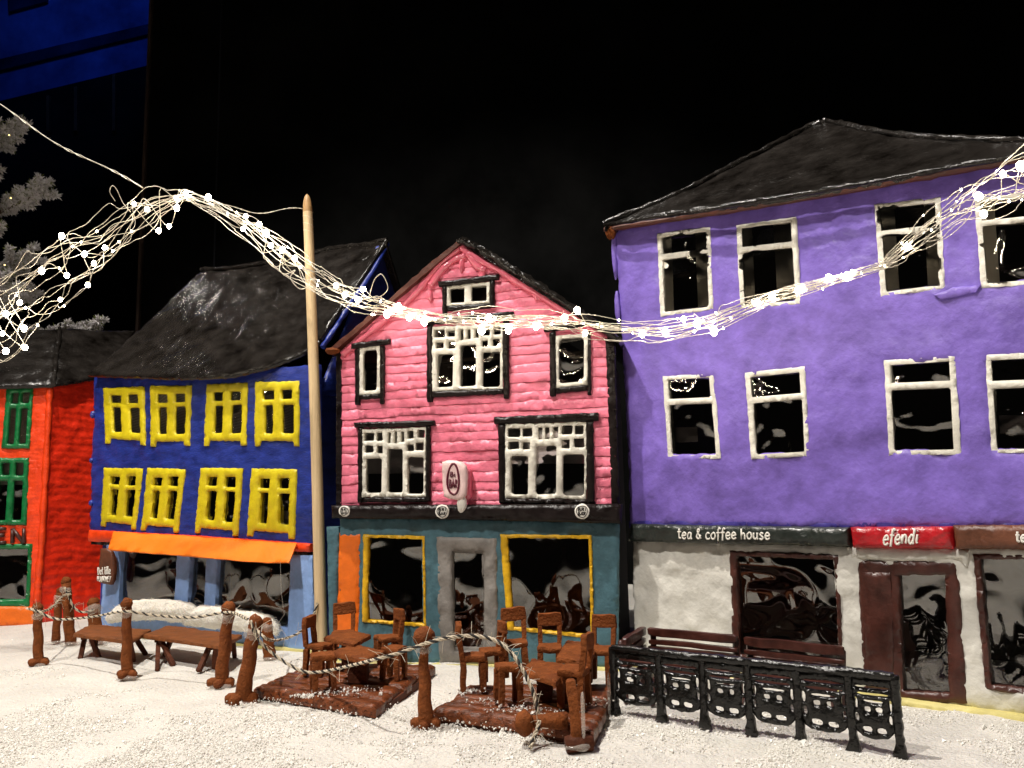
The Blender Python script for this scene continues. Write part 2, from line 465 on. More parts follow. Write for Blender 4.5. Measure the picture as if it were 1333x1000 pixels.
GLY = {  # single-stroke hand lettering: x to the right, y up from the baseline, x-height 1
 't': (.7, [[(.3, 1.5), (.3, .3), (.45, 0), (.65, .1)], [(0, 1.0), (.62, 1.0)]]), 'e': (.85, [[(.08, .5), (.7, .58), (.62, .9), (.35, 1.0), (.08, .6), (.2, .1), (.5, 0), (.78, .2)]]),
 'a': (.9, [[(.7, .85), (.4, 1.0), (.1, .6), (.2, .1), (.5, .1), (.7, .5)], [(.7, .95), (.7, .2), (.85, 0)]]), 'c': (.8, [[(.7, .85), (.4, 1.0), (.08, .6), (.2, .1), (.5, 0), (.75, .15)]]),
 'o': (.9, [[(.42, 1.0), (.08, .6), (.18, .1), (.5, 0), (.78, .4), (.65, .9), (.42, 1.0)]]), 'f': (.65, [[(.7, 1.5), (.45, 1.65), (.28, 1.3), (.28, .5), (.25, -.3)], [(0, .95), (.6, .95)]]),
 'h': (.9, [[(.12, 1.65), (.12, 0)], [(.12, .6), (.4, .98), (.68, .7), (.7, 0)]]), 'u': (.9, [[(.1, 1.0), (.12, .25), (.4, 0), (.68, .35)], [(.7, 1.0), (.7, .15), (.82, 0)]]),
 's': (.75, [[(.6, .85), (.35, 1.0), (.12, .78), (.35, .52), (.6, .28), (.38, 0), (.06, .12)]]), 'n': (.9, [[(.12, 1.0), (.12, 0)], [(.12, .6), (.4, .98), (.68, .7), (.7, 0)]]),
 'd': (.95, [[(.68, .8), (.4, 1.0), (.1, .6), (.2, .1), (.5, .05), (.7, .4)], [(.72, 1.65), (.7, .2), (.85, 0)]]), 'i': (.4, [[(.15, 1.0), (.15, .2), (.3, 0)], [(.15, 1.38), (.17, 1.42)]]),
 'l': (.4, [[(.15, 1.65), (.12, .25), (.3, 0)]]), '&': (1.0, [[(.9, 0), (.3, 1.0), (.3, 1.35), (.5, 1.45), (.6, 1.2), (.15, .5), (.2, .08), (.55, 0), (.85, .55)]]), ' ': (.45, []),
 'B': (.9, [[(.1, 1.6), (.1, 0)], [(.1, 1.6), (.55, 1.5), (.55, 1.0), (.1, .85)], [(.1, .85), (.7, .7), (.65, .1), (.1, 0)]]), 'R': (.95, [[(.1, 1.6), (.1, 0)], [(.1, 1.6), (.65, 1.45), (.6, .95), (.1, .8)], [(.3, .8), (.8, 0)]]),
 'I': (.35, [[(.15, 1.6), (.15, 0)]]), 'A': (1.0, [[(.05, 0), (.45, 1.6)], [(.45, 1.6), (.85, 0)], [(.2, .6), (.72, .6)]]), 'D': (.95, [[(.1, 1.6), (.1, 0)], [(.1, 1.6), (.65, 1.4), (.75, .8), (.6, .15), (.1, 0)]]),
 'H': (.95, [[(.1, 1.6), (.1, 0)], [(.75, 1.6), (.75, 0)], [(.1, .8), (.75, .8)]]), 'J': (.7, [[(.5, 1.6), (.5, .3), (.3, 0), (.05, .2)]]), 'Ø': (1.0, [[(.45, 1.6), (.08, 1.0), (.12, .4), (.45, 0), (.8, .5), (.8, 1.1), (.45, 1.6)], [(.1, -.05), (.85, 1.65)]]),
 'N': (1.0, [[(.1, 0), (.1, 1.6)], [(.1, 1.6), (.75, 0)], [(.75, 0), (.75, 1.6)]]), 'E': (.8, [[(.1, 1.6), (.1, 0)], [(.1, 1.6), (.65, 1.6)], [(.1, .85), (.55, .85)], [(.1, 0), (.65, 0)]]), 'T': (.85, [[(.02, 1.6), (.75, 1.6)], [(.38, 1.6), (.38, 0)]])}
def piped(text, pl, q, mat, parent, w, rad, name='lettering', slant=0.0, wob=.05, flatten=1.0):
    """letters squeezed out as round icing strokes, fitted to the pixel quad q on plane pl"""
    x = 0; st = []
    for ch in text:
        adv, ss = GLY[ch]; j = rng.uniform(-wob, wob)
        for s in ss: st.append([(x + a + slant * b, b + j + rng.uniform(-wob, wob) * .5) for a, b in s])
        x += adv + .12
    A = np.array([p for s in st for p in s]); lo, hi = A.min(0), A.max(0)
    C = [np.array(pl.px(a, b, w)) for a, b in q]; parts = []
    for s in st:
        P = []
        for (a, b) in s:
            u = (a - lo[0]) / (hi[0] - lo[0]); v = 1 - (b - lo[1]) / (hi[1] - lo[1])
            k = (C[0] * (1 - u) + C[1] * u) * (1 - v) + (C[3] * (1 - u) + C[2] * u) * v
            P.append(pl.pt(k[0], k[1], w))
        P = spline(P, 5) if len(P) > 2 else P
        parts.append(tube(P, [rad * rng.uniform(.8, 1.15) for _ in P], 7))
    v, f = merge(parts); return link(name, v, f, mat, parent, angle=180)
def pipe_ring(pl, c, r, rad, mat, parent, w, name, n=22, jit=.06):
    P = []
    for k in range(n + 1):
        a = 2 * math.pi * (k % n) / n; q = 1 + .06 * math.sin(3 * a + c[0])
        P.append(pl.P(c[0] + r[0] * q * math.cos(a), c[1] + r[1] * q * math.sin(a), w))
    v, f = tube(P, rad, 6, cap=False, jit=jit); return link(name, v, f, mat, parent, angle=180)
def shell(pl, uL, uR, z1, depth, parent, mat='interior', outer=None, w=-.85):
    """side walls, back wall and ceiling that close a house behind its front"""
    for nm, a, b, k in (('side_wall', uL, uL + .6, 0), ('side_wall', uR - .6, uR, 0)):
        pts = []
        for u in (a, b):
            for ww in (w, -depth):
                for z in (0.0, z1): pts.append(pl.pt(u, z, ww))
        F = [[0, 1, 3, 2], [4, 6, 7, 5], [0, 4, 5, 1], [2, 3, 7, 6], [0, 2, 6, 4], [1, 5, 7, 3]]
        link(nm, pts, F, outer or mat, parent, smooth=False)
    pts = [pl.pt(u, z, ww) for u in (uL + .6, uR - .6) for ww in (-depth + .6, -depth) for z in (0.0, z1)]
    link('back_wall', pts, [[0, 1, 3, 2], [4, 6, 7, 5], [0, 4, 5, 1], [2, 3, 7, 6], [0, 2, 6, 4], [1, 5, 7, 3]], mat, parent, smooth=False)
    pts = [pl.pt(u, z, ww) for u in (uL + .6, uR - .6) for ww in (w - .05, -depth + .6) for z in (z1 - .4, z1)]
    link('attic_floor', pts, [[0, 1, 3, 2], [4, 6, 7, 5], [0, 4, 5, 1], [2, 3, 7, 6], [0, 2, 6, 4], [1, 5, 7, 3]], mat, parent, smooth=False)
# ------------------------------------------------------------------ the setting
def gheight(x, y):
    x = np.asarray(x, float); y = np.asarray(y, float)
    return -.10 + .16 * fbm(x * .10, y * .10, 3, 2) + .05 * fbm(x * .7, y * .7, 8, 3) + .22 * np.clip(fbm(x * .30, y * .36, 33, 3), 0, 1) * np.clip((63 - y) / 10, 0, 1) + .05 * np.abs(fbm(x * 1.6, y * 1.6, 21, 2)) * np.clip((66 - y) / 14, .15, 1)
gx = np.unique(np.concatenate([np.arange(-230, -62, 8.), np.arange(-62, 46, .30), np.arange(46, 231, 8.)]))
gy = np.unique(np.concatenate([np.arange(-90, 34, 4.), np.arange(34, 76, .26), np.arange(76, 112, .6), np.arange(112, 139, 3.)]))
GX, GY = np.meshgrid(gx, gy)
gv_ = np.stack([GX, GY, gheight(GX, GY)], -1).reshape(-1, 3)
nx, ny = len(gx), len(gy)
ii = (np.arange(ny - 1)[:, None] * nx + np.arange(nx - 1)[None, :]).reshape(-1)
gf = np.stack([ii, ii + 1, ii + nx + 1, ii + nx], 1)
tag(link('snow_ground', gv_, gf, 'snow', angle=180, loc=(0, 60, 0)), 'warm white artificial snow sheet under the houses', kind='structure')

# black backing panel with its edge strip, and the dim blue room seen past it
BD = 140.0
def slab(name, pts2, y0, y1, mat, parent=None):
    """box-like prism from four pixels at depth y0, going back to y1"""
    a = [at_depth(x, y, y0) for x, y in pts2]; b = [p + Vector((0, y1 - y0, 0)) for p in a]
    return link(name, a + b, [[3, 2, 1, 0], [4, 5, 6, 7], [0, 1, 5, 4], [1, 2, 6, 5], [2, 3, 7, 6], [3, 0, 4, 7]], mat, parent, smooth=False)
xl = at_depth(184, 300, BD).x
def wbox(name, x0, x1, y0, y1, z0, z1, mat, parent=None):
    V = [(x, y, z) for x in (x0, x1) for y in (y0, y1) for z in (z0, z1)]
    return link(name, V, [[0, 1, 3, 2], [4, 6, 7, 5], [0, 4, 5, 1], [2, 3, 7, 6], [0, 2, 6, 4], [1, 5, 7, 3]], mat, parent, smooth=False)
bp = wbox('backdrop', xl + .6, 230, BD, BD + 3, -3, 190, 'backdrop')
tag(bp, 'matt black backing panel behind the houses', kind='structure')
tag(wbox('panel_edge_strip', xl - .1, xl + .35, BD - .5, BD + 3, -3, 190, 'trim', bp), None)
wbox('panel_seam', xl + 13.2, xl + 13.5, BD - .25, BD - .02, -3, 190, 'blackwood', bp)
FR = 420.0
fw = tag(slab('far_wall', [(-260, -160), (420, -160), (420, 560), (-260, 560)], FR, FR + 6, 'bluewall'), 'blue lit far wall beyond the black panel', kind='structure')
slab('ceiling_beam', [(8, -60), (12, 15), (60, 2), (60, -60)], FR - 2.4, FR - .1, 'duskblue', fw)
slab('ceiling_beam', [(-200, 124), (-200, 140), (300, 18), (300, 6)], FR - 2.2, FR - .1, 'duskblue', fw)
slab('balcony_front', [(-260, 194), (-260, 700), (330, 700), (330, 52)], FR - 9, FR - 4, 'blackwood', fw)
for i, x in enumerate((60, 96, 146)):
    slab('rail_post', [(x, 262 - x * .32 - 118), (x + 4, 262 - x * .32 - 119), (x + 4, 170), (x, 170)], FR - 11, FR - 9.5, 'trim', fw)
lamp('blue_stage_lamp', 'SPOT', tuple(np.array(at_depth(120, -500, FR - 150)) * S), tuple(np.array(at_depth(70, 40, FR)) * S), 22, (.03, .24, 1.0), shadow_soft_size=.1, spot_size=math.radians(60), spot_blend=.8)

# ------------------------------------------------------------------ planes of the houses
BLUE = facade((135, 822), (408, 848))
PINK = facade((440, 860), (803, 868))
PURP = facade((825, 861), (1333, 934))
REDF = facade((0, 815), (48, 812.5))
REDS = facade((48, 812.5), (131, 800))

YH = [(.19, .43, .14, .28), (.61, .86, .13, .28), (.23, .43, .355, .80), (.64, .88, .355, .80)]
LAT = [(.05, .17, .06, .165), (.23, .32, .065, .165), (.41, .448, .06, .215), (.51, .55, .06, .205), (.61, .65, .06, .195), (.715, .81, .055, .155), (.87, .965, .045, .15),
       (.055, .16, .245, .335), (.235, .31, .25, .35), (.72, .795, .24, .332), (.86, .96, .225, .33),
       (.08, .293, .435, .935), (.398, .623, .305, .935), (.727, .957, .425, .955)]
LAT = [(a - .012, b + .012, c - .008, d + .008) if b - a < .13 and d - c < .25 else (a - .008, b + .008, c - .006, d + .004) for a, b, c, d in LAT]
TWO = [(.12, .88, .07, .255), (.12, .88, .345, .93)]

def opening(pl, q, i=.07, w=0.0): return pl.loop(sub(q, i, 1 - i, i, 1 - i), w)
def window(pl, q, holes, mat, parent, w=.28, thick=.6, legs=False, label=None, jit=.04, edge=.13, amp=.10, freq=.4, hpw=5.0, bump=.04, panew=-.22, glass='film'):
    C = [np.array(pl.px(x, y, w)) for x, y in q]
    def uv(s, t):
        return tuple((C[0] * (1 - s) + C[1] * s) * (1 - t) + (C[3] * (1 - s) + C[2] * s) * t)
    if legs: out = [uv(0, 0), uv(1, 0), uv(1, 1), uv(.885, 1), uv(.87, .925), uv(.14, .915), uv(.115, 1), uv(0, 1)]
    else: out = [uv(0, 0), uv(1, 0), uv(1, 1), uv(0, 1)]
    wd = math.dist(C[0], C[1]); ht = math.dist(C[0], C[3])
    hl = []
    for (s0, s1, t0, t1) in holes:
        small = min((s1 - s0) * wd, (t1 - t0) * ht)
        d = [rng.uniform(-.012, .012) for _ in range(4)]
        r = crect(s0 + d[0], s1 + d[1], t0 + d[2] * .6, t1 + d[3] * .6, .13 if hpw < 9 else .04)
        hl.append([tuple(np.array(uv(s, t)) + np.array([rng.uniform(-jit, jit), rng.uniform(-jit, jit)]) * .8) for s, t in r])
    o = sheet('window', pl, [out] + hl, mat, parent, w=w, thick=thick, step=.34, jit=jit, edge=edge, bump=bump, bfreq=1.4, hjit=0)
    if label: o['label'] = label
    pane(pl, sub(q, .03, .97, .03, .9 if legs else .97), o, panew, amp, freq, mat=glass)
    return o
def flat(pl, q, parent, name, mat, w, thick=.06, step=.8, bump=.03, edge=.02, jit=.0, **k):
    return sheet(name, pl, [pl.loop(q, w)], mat, parent, w=w, thick=thick, step=step, bump=bump, edge=edge, jit=jit, **k)

# ================================================================== blue house
def house(name, label, pl, u, back):
    c = pl.pt(u, 0, -back); return thing(name, label, 'house', (c.x, c.y, 0), 'model gingerbread houses in a row')
bh = house('blue_house', 'blue house with eight yellow windows, orange awning and black roof', BLUE, 15, 8)
BW = [[(133, 505), (186, 503), (188, 580), (136, 577)], [(194, 502), (248, 502), (245, 580), (195, 582)], [(268, 500), (321, 498), (319, 580), (264, 581)], [(331, 497), (388, 496), (388, 581), (330, 581)],
      [(134, 609), (185, 610), (175, 690), (130, 685)], [(191, 609), (240, 611), (230, 694), (182, 690)], [(260, 609), (315, 610), (308, 698), (252, 694)], [(326, 610), (385, 611), (382, 702), (320, 698)]]
out = [(121, 488), (240, 484), (330, 481), (412, 474), (413, 560), (408, 640), (405, 716), (300, 709), (200, 702), (115, 697), (118, 640), (117, 600), (121, 550)]
brush = lambda u, v: .035 * vn(u * .8, v * 4.5, 77)
sheet('wall', BLUE, [BLUE.loop(out)] + [opening(BLUE, sub(q, 0, 1, 0, .9), .1) for q in BW], 'blue', bh, thick=.8, step=.42, bump=.07, edge=.22, jit=.05, disp=brush)
for i, q in enumerate(BW):
    wo = window(BLUE, q, YH, 'yellow', bh, legs=True, w=.24, edge=.16, jit=.05, bump=.05, amp=.04 if i < 4 else .08, freq=.9, panew=.0 if i < 4 else -.2)
    if i < 4: flat(BLUE, sub(q, .1, .95, .1, .88), wo, 'curtain', 'perforated', -.12, bump=.04, bfreq=.5)
    elif i in (5, 7): flat(BLUE, sub(q, .5, .95, .6, .9), wo, 'curtain', 'curtain', -1.0, bump=.1)
# drips of glue at the left edge
for (x, y, r) in ((121, 540, .36), (119, 600, .25), (119, 655, .28)):
    p = BLUE.P(x, y, .05); v, f = blob(p, (r, r, r * 1.3)); link('icing_drip', v, f, 'blue', bh)
for (x, y, r) in ((413, 505, .22), (408, 610, .2)):
    p = BLUE.P(x, y, .05); v, f = blob(p, (r, r, r * 1.6)); link('icing_drip', v, f, 'blue', bh)
# string course, awning, shop front
sheet('string_course', BLUE, [BLUE.loop([(114, 690), (260, 698), (403, 708), (401, 719), (260, 711), (113, 705)], .45)], 'red', bh, w=.45, thick=1.2, step=.4, edge=.2, bump=.05)
sheet('black_strip_board', BLUE, [BLUE.loop([(118, 704), (400, 719), (400, 723), (118, 709)], .15)], 'blackpaint', bh, w=.15, thick=.9, step=.5, edge=.06)  # thin black-painted board just below the red string course
Aw, Bw = BLUE.P(147, 691, .55), BLUE.P(387, 708, .55); Cw = BLUE.P(141, 715, 2.3); Dw = BLUE.P(376, 733, 2.5)
AWN = plane3(Cw, Dw, (Aw + Bw) / 2)
def awn(p): d = p - AWN.O; return (d.dot(AWN.U), d.dot(AWN.V))
lo_ = [BLUE.P(x, y, 2.4) for x, y in ((141, 715), (200, 720), (255, 725), (320, 732), (350, 734), (376, 732))]
sheet('awning', AWN, [[awn(p) for p in lo_] + [awn(Bw), awn(Aw)]], 'orange', bh, w=.05, thick=.22, step=.5, edge=.05, bump=.10, bfreq=.35)
for a, b in (((141, 716), (159, 721)), ):
    pass
sheet('pillar', BLUE, [BLUE.loop([(139, 708), (159, 711), (156, 760), (153, 822), (130, 820), (134, 760)])], 'lightblue', bh, w=.12, thick=.9, step=.4, edge=.12)
sheet('pillar', BLUE, [BLUE.loop([(230, 716), (247, 717), (243, 800), (226, 799)])], 'lightblue', bh, w=.05, thick=.9, step=.4, edge=.12)
sheet('pillar', BLUE, [BLUE.loop([(268, 719), (283, 720), (279, 806), (265, 805)])], 'lightblue', bh, w=.05, thick=.9, step=.4, edge=.12)
sheet('pillar', BLUE, [BLUE.loop([(379, 722), (407, 723), (410, 851), (374, 848), (376, 800)])], 'lightblue', bh, w=.15, thick=.9, step=.4, edge=.14)
sheet('apron', BLUE, [BLUE.loop([(150, 795), (225, 800), (300, 812), (377, 818), (376, 849), (260, 838), (130, 823)])], 'lightblue', bh, w=.0, thick=.8, step=.5, edge=.1)
pane(BLUE, [(156, 712), (230, 716), (228, 805), (152, 800)], bh, -.5, .16, .22, name='shop_pane')
pane(BLUE, [(246, 716), (269, 718), (266, 808), (242, 806)], bh, -.5, .14, .22, name='shop_pane')
pane(BLUE, [(282, 718), (381, 722), (377, 822), (278, 812)], bh, -.5, .18, .20, name='shop_pane')
sheet('base_board', BLUE, [BLUE.loop([(126, 822), (412, 848), (412, 856), (126, 829)], .6)], 'yellowbase', bh, w=.6, thick=1.2, step=.6, edge=.15)
uR = BLUE.px(411, 600)[0]; uL = BLUE.px(119, 600)[0]
# roof
eA = BLUE.P(113, 489, 1.5); eB = BLUE.P(330, 487, 1.5); rA = BLUE.P(262, 352, -10.5); rB = BLUE.P(503, 314, -10.5)
shell(BLUE, uL + 1.7, uR - .2, 27.5, 21, bh, outer='blue')
RS = plane3(eA, eB, (rA + rB) / 2)
ol = [(113, 488), (180, 490), (240, 491.5), (300, 489.5), (345, 478), (385, 462), (417, 441), (450, 392), (480, 349), (503, 313), (470, 318), (430, 323), (380, 336), (330, 345), (262, 352), (215, 392), (160, 443)]
sag = lambda u, v: -.35 * np.sin(np.clip(v / 18, 0, 1) * math.pi)
sheet('roof', RS, [RS.loop(ol)], 'roofblack', bh, thick=.45, step=.42, jit=.10, edge=.18, bump=.10, bfreq=.55, disp=sag, back='follow')
rt = [RS.P(x, y, .1) for x, y in ((262, 351), (300, 349), (340, 343), (372, 337), (400, 331), (428, 324), (448, 321), (476, 318), (504, 312))]
v, f = tube(spline(rt, 6), [.28 + .10 * math.sin(i * 1.7) * rng.random() for i in range(49)], 8, jit=.18); link('ridge_icing', v, f, 'roofblack', bh)
rk = [RS.P(x, y, .05) for x, y in ((417, 443), (433, 418), (450, 393), (480, 350), (503, 314))]
v, f = tube(spline(rk, 6), [.24 + .1 * rng.random() for i in range(25)], 8, jit=.15); link('verge_icing', v, f, 'roofblack', bh)
rk = [RS.P(x, y, -.35) for x, y in ((420, 452), (436, 428), (453, 402), (484, 356), (504, 318))]
v, f = tube(spline(rk, 6), [.22 + .12 * rng.random() for i in range(25)], 8, jit=.15); link('verge_icing', v, f, 'blue', bh)
# back slope and the gable ends
bk0 = BLUE.pt(uL - 1, 26.5, -22); bk1 = BLUE.pt(uR + .2, 26.5, -22)
nrm = BLUE.N
link('roof_back', [rA + nrm * .0, rB, bk1, bk0, rA - Vector((0, 0, .5)), rB - Vector((0, 0, .5)), bk1 - Vector((0, 0, .5)), bk0 - Vector((0, 0, .5))], [[0, 1, 2, 3], [7, 6, 5, 4], [0, 4, 5, 1], [1, 5, 6, 2], [2, 6, 7, 3], [3, 7, 4, 0]], 'roofblack', bh, smooth=False)
for u, nm in ((uR - .3, 1), (uL + .5, -1)):
    GP = Plane(BLUE.pt(u, 0, 0), -BLUE.N * 1.0, (0, 0, 1))
    apex = GP.O; a2 = (rB if nm > 0 else rA) - GP.O
    tri = [(.6, 25.6), (21.2, 26.4), (a2.dot(GP.U), a2.z - .35)] if nm > 0 else [(1.2, 26.0), (20, 26.0), (a2.dot(GP.U), a2.z - 4.5)]
    sheet('gable', GP, [tri], 'blue', bh, w=.3 if nm > 0 else 0, thick=.5, step=.7, bump=.06)

# ================================================================== pink house
ph = house('pink_house', 'pink gabled house with white lattice windows above a teal shop front', PINK, 12.5, 7)
gab = [(443, 458), (470, 432), (520, 387), (560, 350), (601, 315), (640, 335), (700, 372), (745, 405), (790, 438), (797, 520), (806, 660), (443, 660)]
ATT = [(580.5, 373), (637, 366.5), (637, 395), (581, 398)]
MID = [(562, 425), (654, 422), (654, 506), (561, 510)]
LOL = [(470.6, 559), (554, 556), (554, 647), (470.6, 647)]
LOR = [(657, 552), (763, 549), (763, 650), (657, 648.5)]
UPL = [(467, 452), (494, 450), (494, 513), (467, 515)]
UPR = [(723, 437), (765, 434), (765, 501), (723, 505)]
PWIN = {'att': ATT, 'mid': MID, 'lol': LOL, 'lor': LOR, 'upl': UPL, 'upr': UPR}
gl = PINK.loop(gab)
wh = [opening(PINK, q, .02) for q in PWIN.values()]
rows = []; vv = PINK.px(620, 660)[1] - .3; vtop = PINK.px(601, 313)[1]
bounds = [vv]
while bounds[-1] < vtop: bounds.append(bounds[-1] + rng.uniform(.80, 1.0))
ulo, uhi = min(p[0] for p in gl) - 1, max(p[0] for p in gl) + 1
def rowline(k, u): 
    g = max(0, min(1, (bounds[k] - 22) / 8))
    return bounds[k] + .10 * float(vn(u * .25, k * 3.3, 5)) + .045 * float(vn(u * 1.1, k * 7.7, 6)) + g * .035 * (u - 12)
us = np.arange(ulo, uhi, .45)
for k in range(len(bounds) - 1):
    lo = [(u, rowline(k, u) + .012) for u in us]; hi = [(u, rowline(k + 1, u) - .012) for u in us]
    band = lo + hi[::-1]
    def ins(C, band=band):
        r = inpoly(C, band) & inpoly(C, gl)
        for h in wh: r &= ~inpoly(C, h)
        return r
    near = [h for h in wh if min(p[1] for p in h) < max(p[1] for p in hi) and max(p[1] for p in h) > min(p[1] for p in lo)]
    b0 = min(p[1] for p in lo) - .3; b1 = max(p[1] for p in hi) + .3
    cl = [band, gl] + near
    sheet('siding_board', PINK, cl, 'pink', ph, w=.0, thick=.35, step=.4, jit=0.0, edge=.06, bump=.04, bfreq=1.5, inside=ins, split=True, disp=lambda u, v, k=k: .05 * vn(u * .15, v * 0 + k * 5, 9) + .06 * (rowline(k + 1, 12) - v) - .02 + .02 * vn(u * 1.2, v * 6, 40 + k))
bk = lambda dx: [(x, y + 3) for x, y in gab]
sheet('backing_wall', PINK, [PINK.loop([(445, 470), (601, 322), (788, 446), (800, 664), (445, 664)], -.3)] + [opening(PINK, q, -.01) for q in PWIN.values()], 'pink', ph, w=-.37, thick=.5, step=1.2, bump=.0, edge=.02, jit=0)
def casing(parent, hd, lp, rp, rl, w=.42):
    for q in (hd, lp, rp, rl):
        if q: sheet('casing_board', PINK, [PINK.loop(q, w)], 'blackpaint', parent, w=w + (.12 if q is hd else 0), thick=.6, step=.3, edge=.15, bump=.05, jit=.04)
o = window(PINK, ATT, [(.08, .42, .12, .88), (.58, .94, .12, .88)], 'white', ph, w=.3, edge=.12, jit=.05)
casing(o, [(570, 367), (649, 357), (649, 363), (571, 373.5)], [(575, 372.5), (581, 372), (581, 409), (575, 410)], [(637, 364.5), (643, 364), (643, 399), (637, 400)], [(581, 398), (637, 394.5), (637, 401), (581, 404.5)])
o = window(PINK, MID, LAT, 'white', ph, w=.34, edge=.13, jit=.05, amp=.15)
casing(o, [(554, 415), (668, 405), (668, 412), (554, 423)], [(555, 423), (562, 422.5), (562, 523), (555, 523)], [(654, 413.5), (662, 413), (662, 519), (655, 519)], [(562, 510), (655, 505.5), (655, 513), (562, 517)])
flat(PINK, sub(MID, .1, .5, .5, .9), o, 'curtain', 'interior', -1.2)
o = window(PINK, LOL, LAT, 'white', ph, w=.34, edge=.13, jit=.05, amp=.06, panew=-.1)
casing(o, [(460, 550), (565, 547), (565, 554), (461, 557)], [(465, 557), (471, 557), (470.5, 654), (465, 654)], [(554, 554.5), (559.5, 554.5), (559.5, 653), (554, 653)], [(470.5, 647.5), (554, 647.5), (554, 654), (470.5, 654)])
flat(PINK, sub(LOL, .04, .97, .06, .66), o, 'roller_blind', 'blind', -.24, disp=lambda u, v: .05 * np.sin(v * 7.5), step=.25)
o = window(PINK, LOR, LAT, 'white', ph, w=.34, edge=.13, jit=.05, amp=.15)
casing(o, [(643, 543), (778.6, 537), (778.6, 547.5), (643, 551.7)], [(648, 552), (657, 551.5), (657, 655), (649, 655)], [(763, 548.5), (772, 548), (774, 655), (764, 655)], [(657, 649.5), (764, 650.5), (764, 656), (657, 655.5)])
flat(PINK, sub(LOR, .04, .97, .06, .54), o, 'roller_blind', 'blind', -.24, disp=lambda u, v: .05 * np.sin(v * 7.5), step=.25)
o = window(PINK, UPL, [(.2, .86, .07, .92)], 'white', ph, w=.3, edge=.10, jit=.04, amp=.2)
casing(o, [(456.8, 447), (507, 441), (507, 448), (457, 454)], [(461, 454), (467, 453.5), (467, 527), (461.5, 527)], [(494, 450), (499.5, 449.5), (499, 526), (494, 526)], [(467, 514.5), (494, 513), (494, 518.5), (467, 520)])
o = window(PINK, UPR, [(.1, .88, .06, .93)], 'white', ph, w=.3, edge=.10, jit=.04, amp=.2)
casing(o, [(708, 424), (776, 415), (776, 423), (708, 432)], [(715, 432), (723, 431), (723, 516), (715.5, 516)], [(765, 425), (769, 424.5), (769, 514), (765, 514)], [(723, 505), (765, 501), (765, 508), (723, 512)])
# black corner boards with scored courses
for xs, y0 in (([(437, 462), (444, 456), (444, 658), (437, 658)], 0), ([(788, 440), (800, 446), (806, 658), (796, 658)], 1)):
    sheet('corner_board', PINK, [PINK.loop(xs, .12)], 'blackpaint', ph, w=.12, thick=.9, step=.3, edge=.1, bump=.03, disp=lambda u, v: -.12 * (np.abs(((v / .9) % 1) - .5) > .42))
# roof slabs
def roofslab(a, b, mat, nm, over=.7, th=.7, depth=17, jit=.12):
    P0 = PINK.P(*a, over); P1 = PINK.P(*b, over); d = (P1 - P0).normalized(); up = d.cross(-PINK.N); up = up if up.z > 0 else -up
    n = 26; V = []
    for i in range(n + 1):
        p = P0.lerp(P1, i / n)
        j = jit * float(vn(i * .9, 3, 4)) 
        for dd, hh in ((0, 0), (0, th + j), (-depth, th), (-depth, 0)):
            V.append(p + PINK.N * dd + up * (hh - .05 * rng.random()))
    Fc = []
    for i in range(n):
        for k in range(4):
            A_, B_ = i * 4 + k, i * 4 + (k + 1) % 4; Fc.append([A_, B_, B_ + 4, A_ + 4])
    Fc += [[3, 2, 1, 0], [n * 4 + k for k in range(4)]]
    return link(nm, V, Fc, mat, ph, angle=40)
roofslab((430, 461), (600, 316), 'roofred', 'roof', th=.5)
roofslab((602, 317), (806, 447), 'roofblack', 'roof', th=.55)
rr = [PINK.P(x, y, .75) for x, y in ((600, 313), (622, 322), (660, 346), (700, 371), (745, 401), (803, 441))]
v, f = tube(spline(rr, 10), [.26 + .13 * rng.random() for i in range(51)], 8, jit=.3); link('verge_icing', v, f, 'roofblack', ph)
v, f = blob(PINK.P(433, 457, .9), (.75, .7, .28), .2); link('eave_end', v, f, 'ginger', ph)
v, f = blob(PINK.P(603, 314, .6), (.6, .5, .35), .25); link('ridge_end', v, f, 'roofblack', ph)
# squeezed-out pink icing below the roof
for pts, r0 in ((((446, 462), (480, 434), (520, 402), (545, 378), (572, 345), (600, 322)), .34), (((601, 322), (622, 338), (650, 352), (690, 377), (728, 400), (785, 440)), .40), (((560, 372), (575, 352), (592, 338), (606, 333)), .36), (((610, 330), (622, 347), (632, 352)), .42)):
    c_ = spline([PINK.P(x, y, .12) for x, y in pts], 9)
    v, f = tube(c_, [r0 * (.7 + .6 * abs(float(vn(i * .35, r0 * 10, 3)))) for i in range(len(c_))], 10, jit=.06); link('icing_roll', v, f, 'pink_icing', ph, angle=180)
for (x, y, a, b) in ((601, 345, .25, .8), (628, 358, .35, .7), (560, 385, .3, .55), (700, 385, .4, .5), (755, 425, .4, .6), (742, 417, .35, .5)):
    v, f = blob(PINK.P(x, y, .1), (a, .22, b), .2); link('icing_drip', v, f, 'pink_icing', ph)
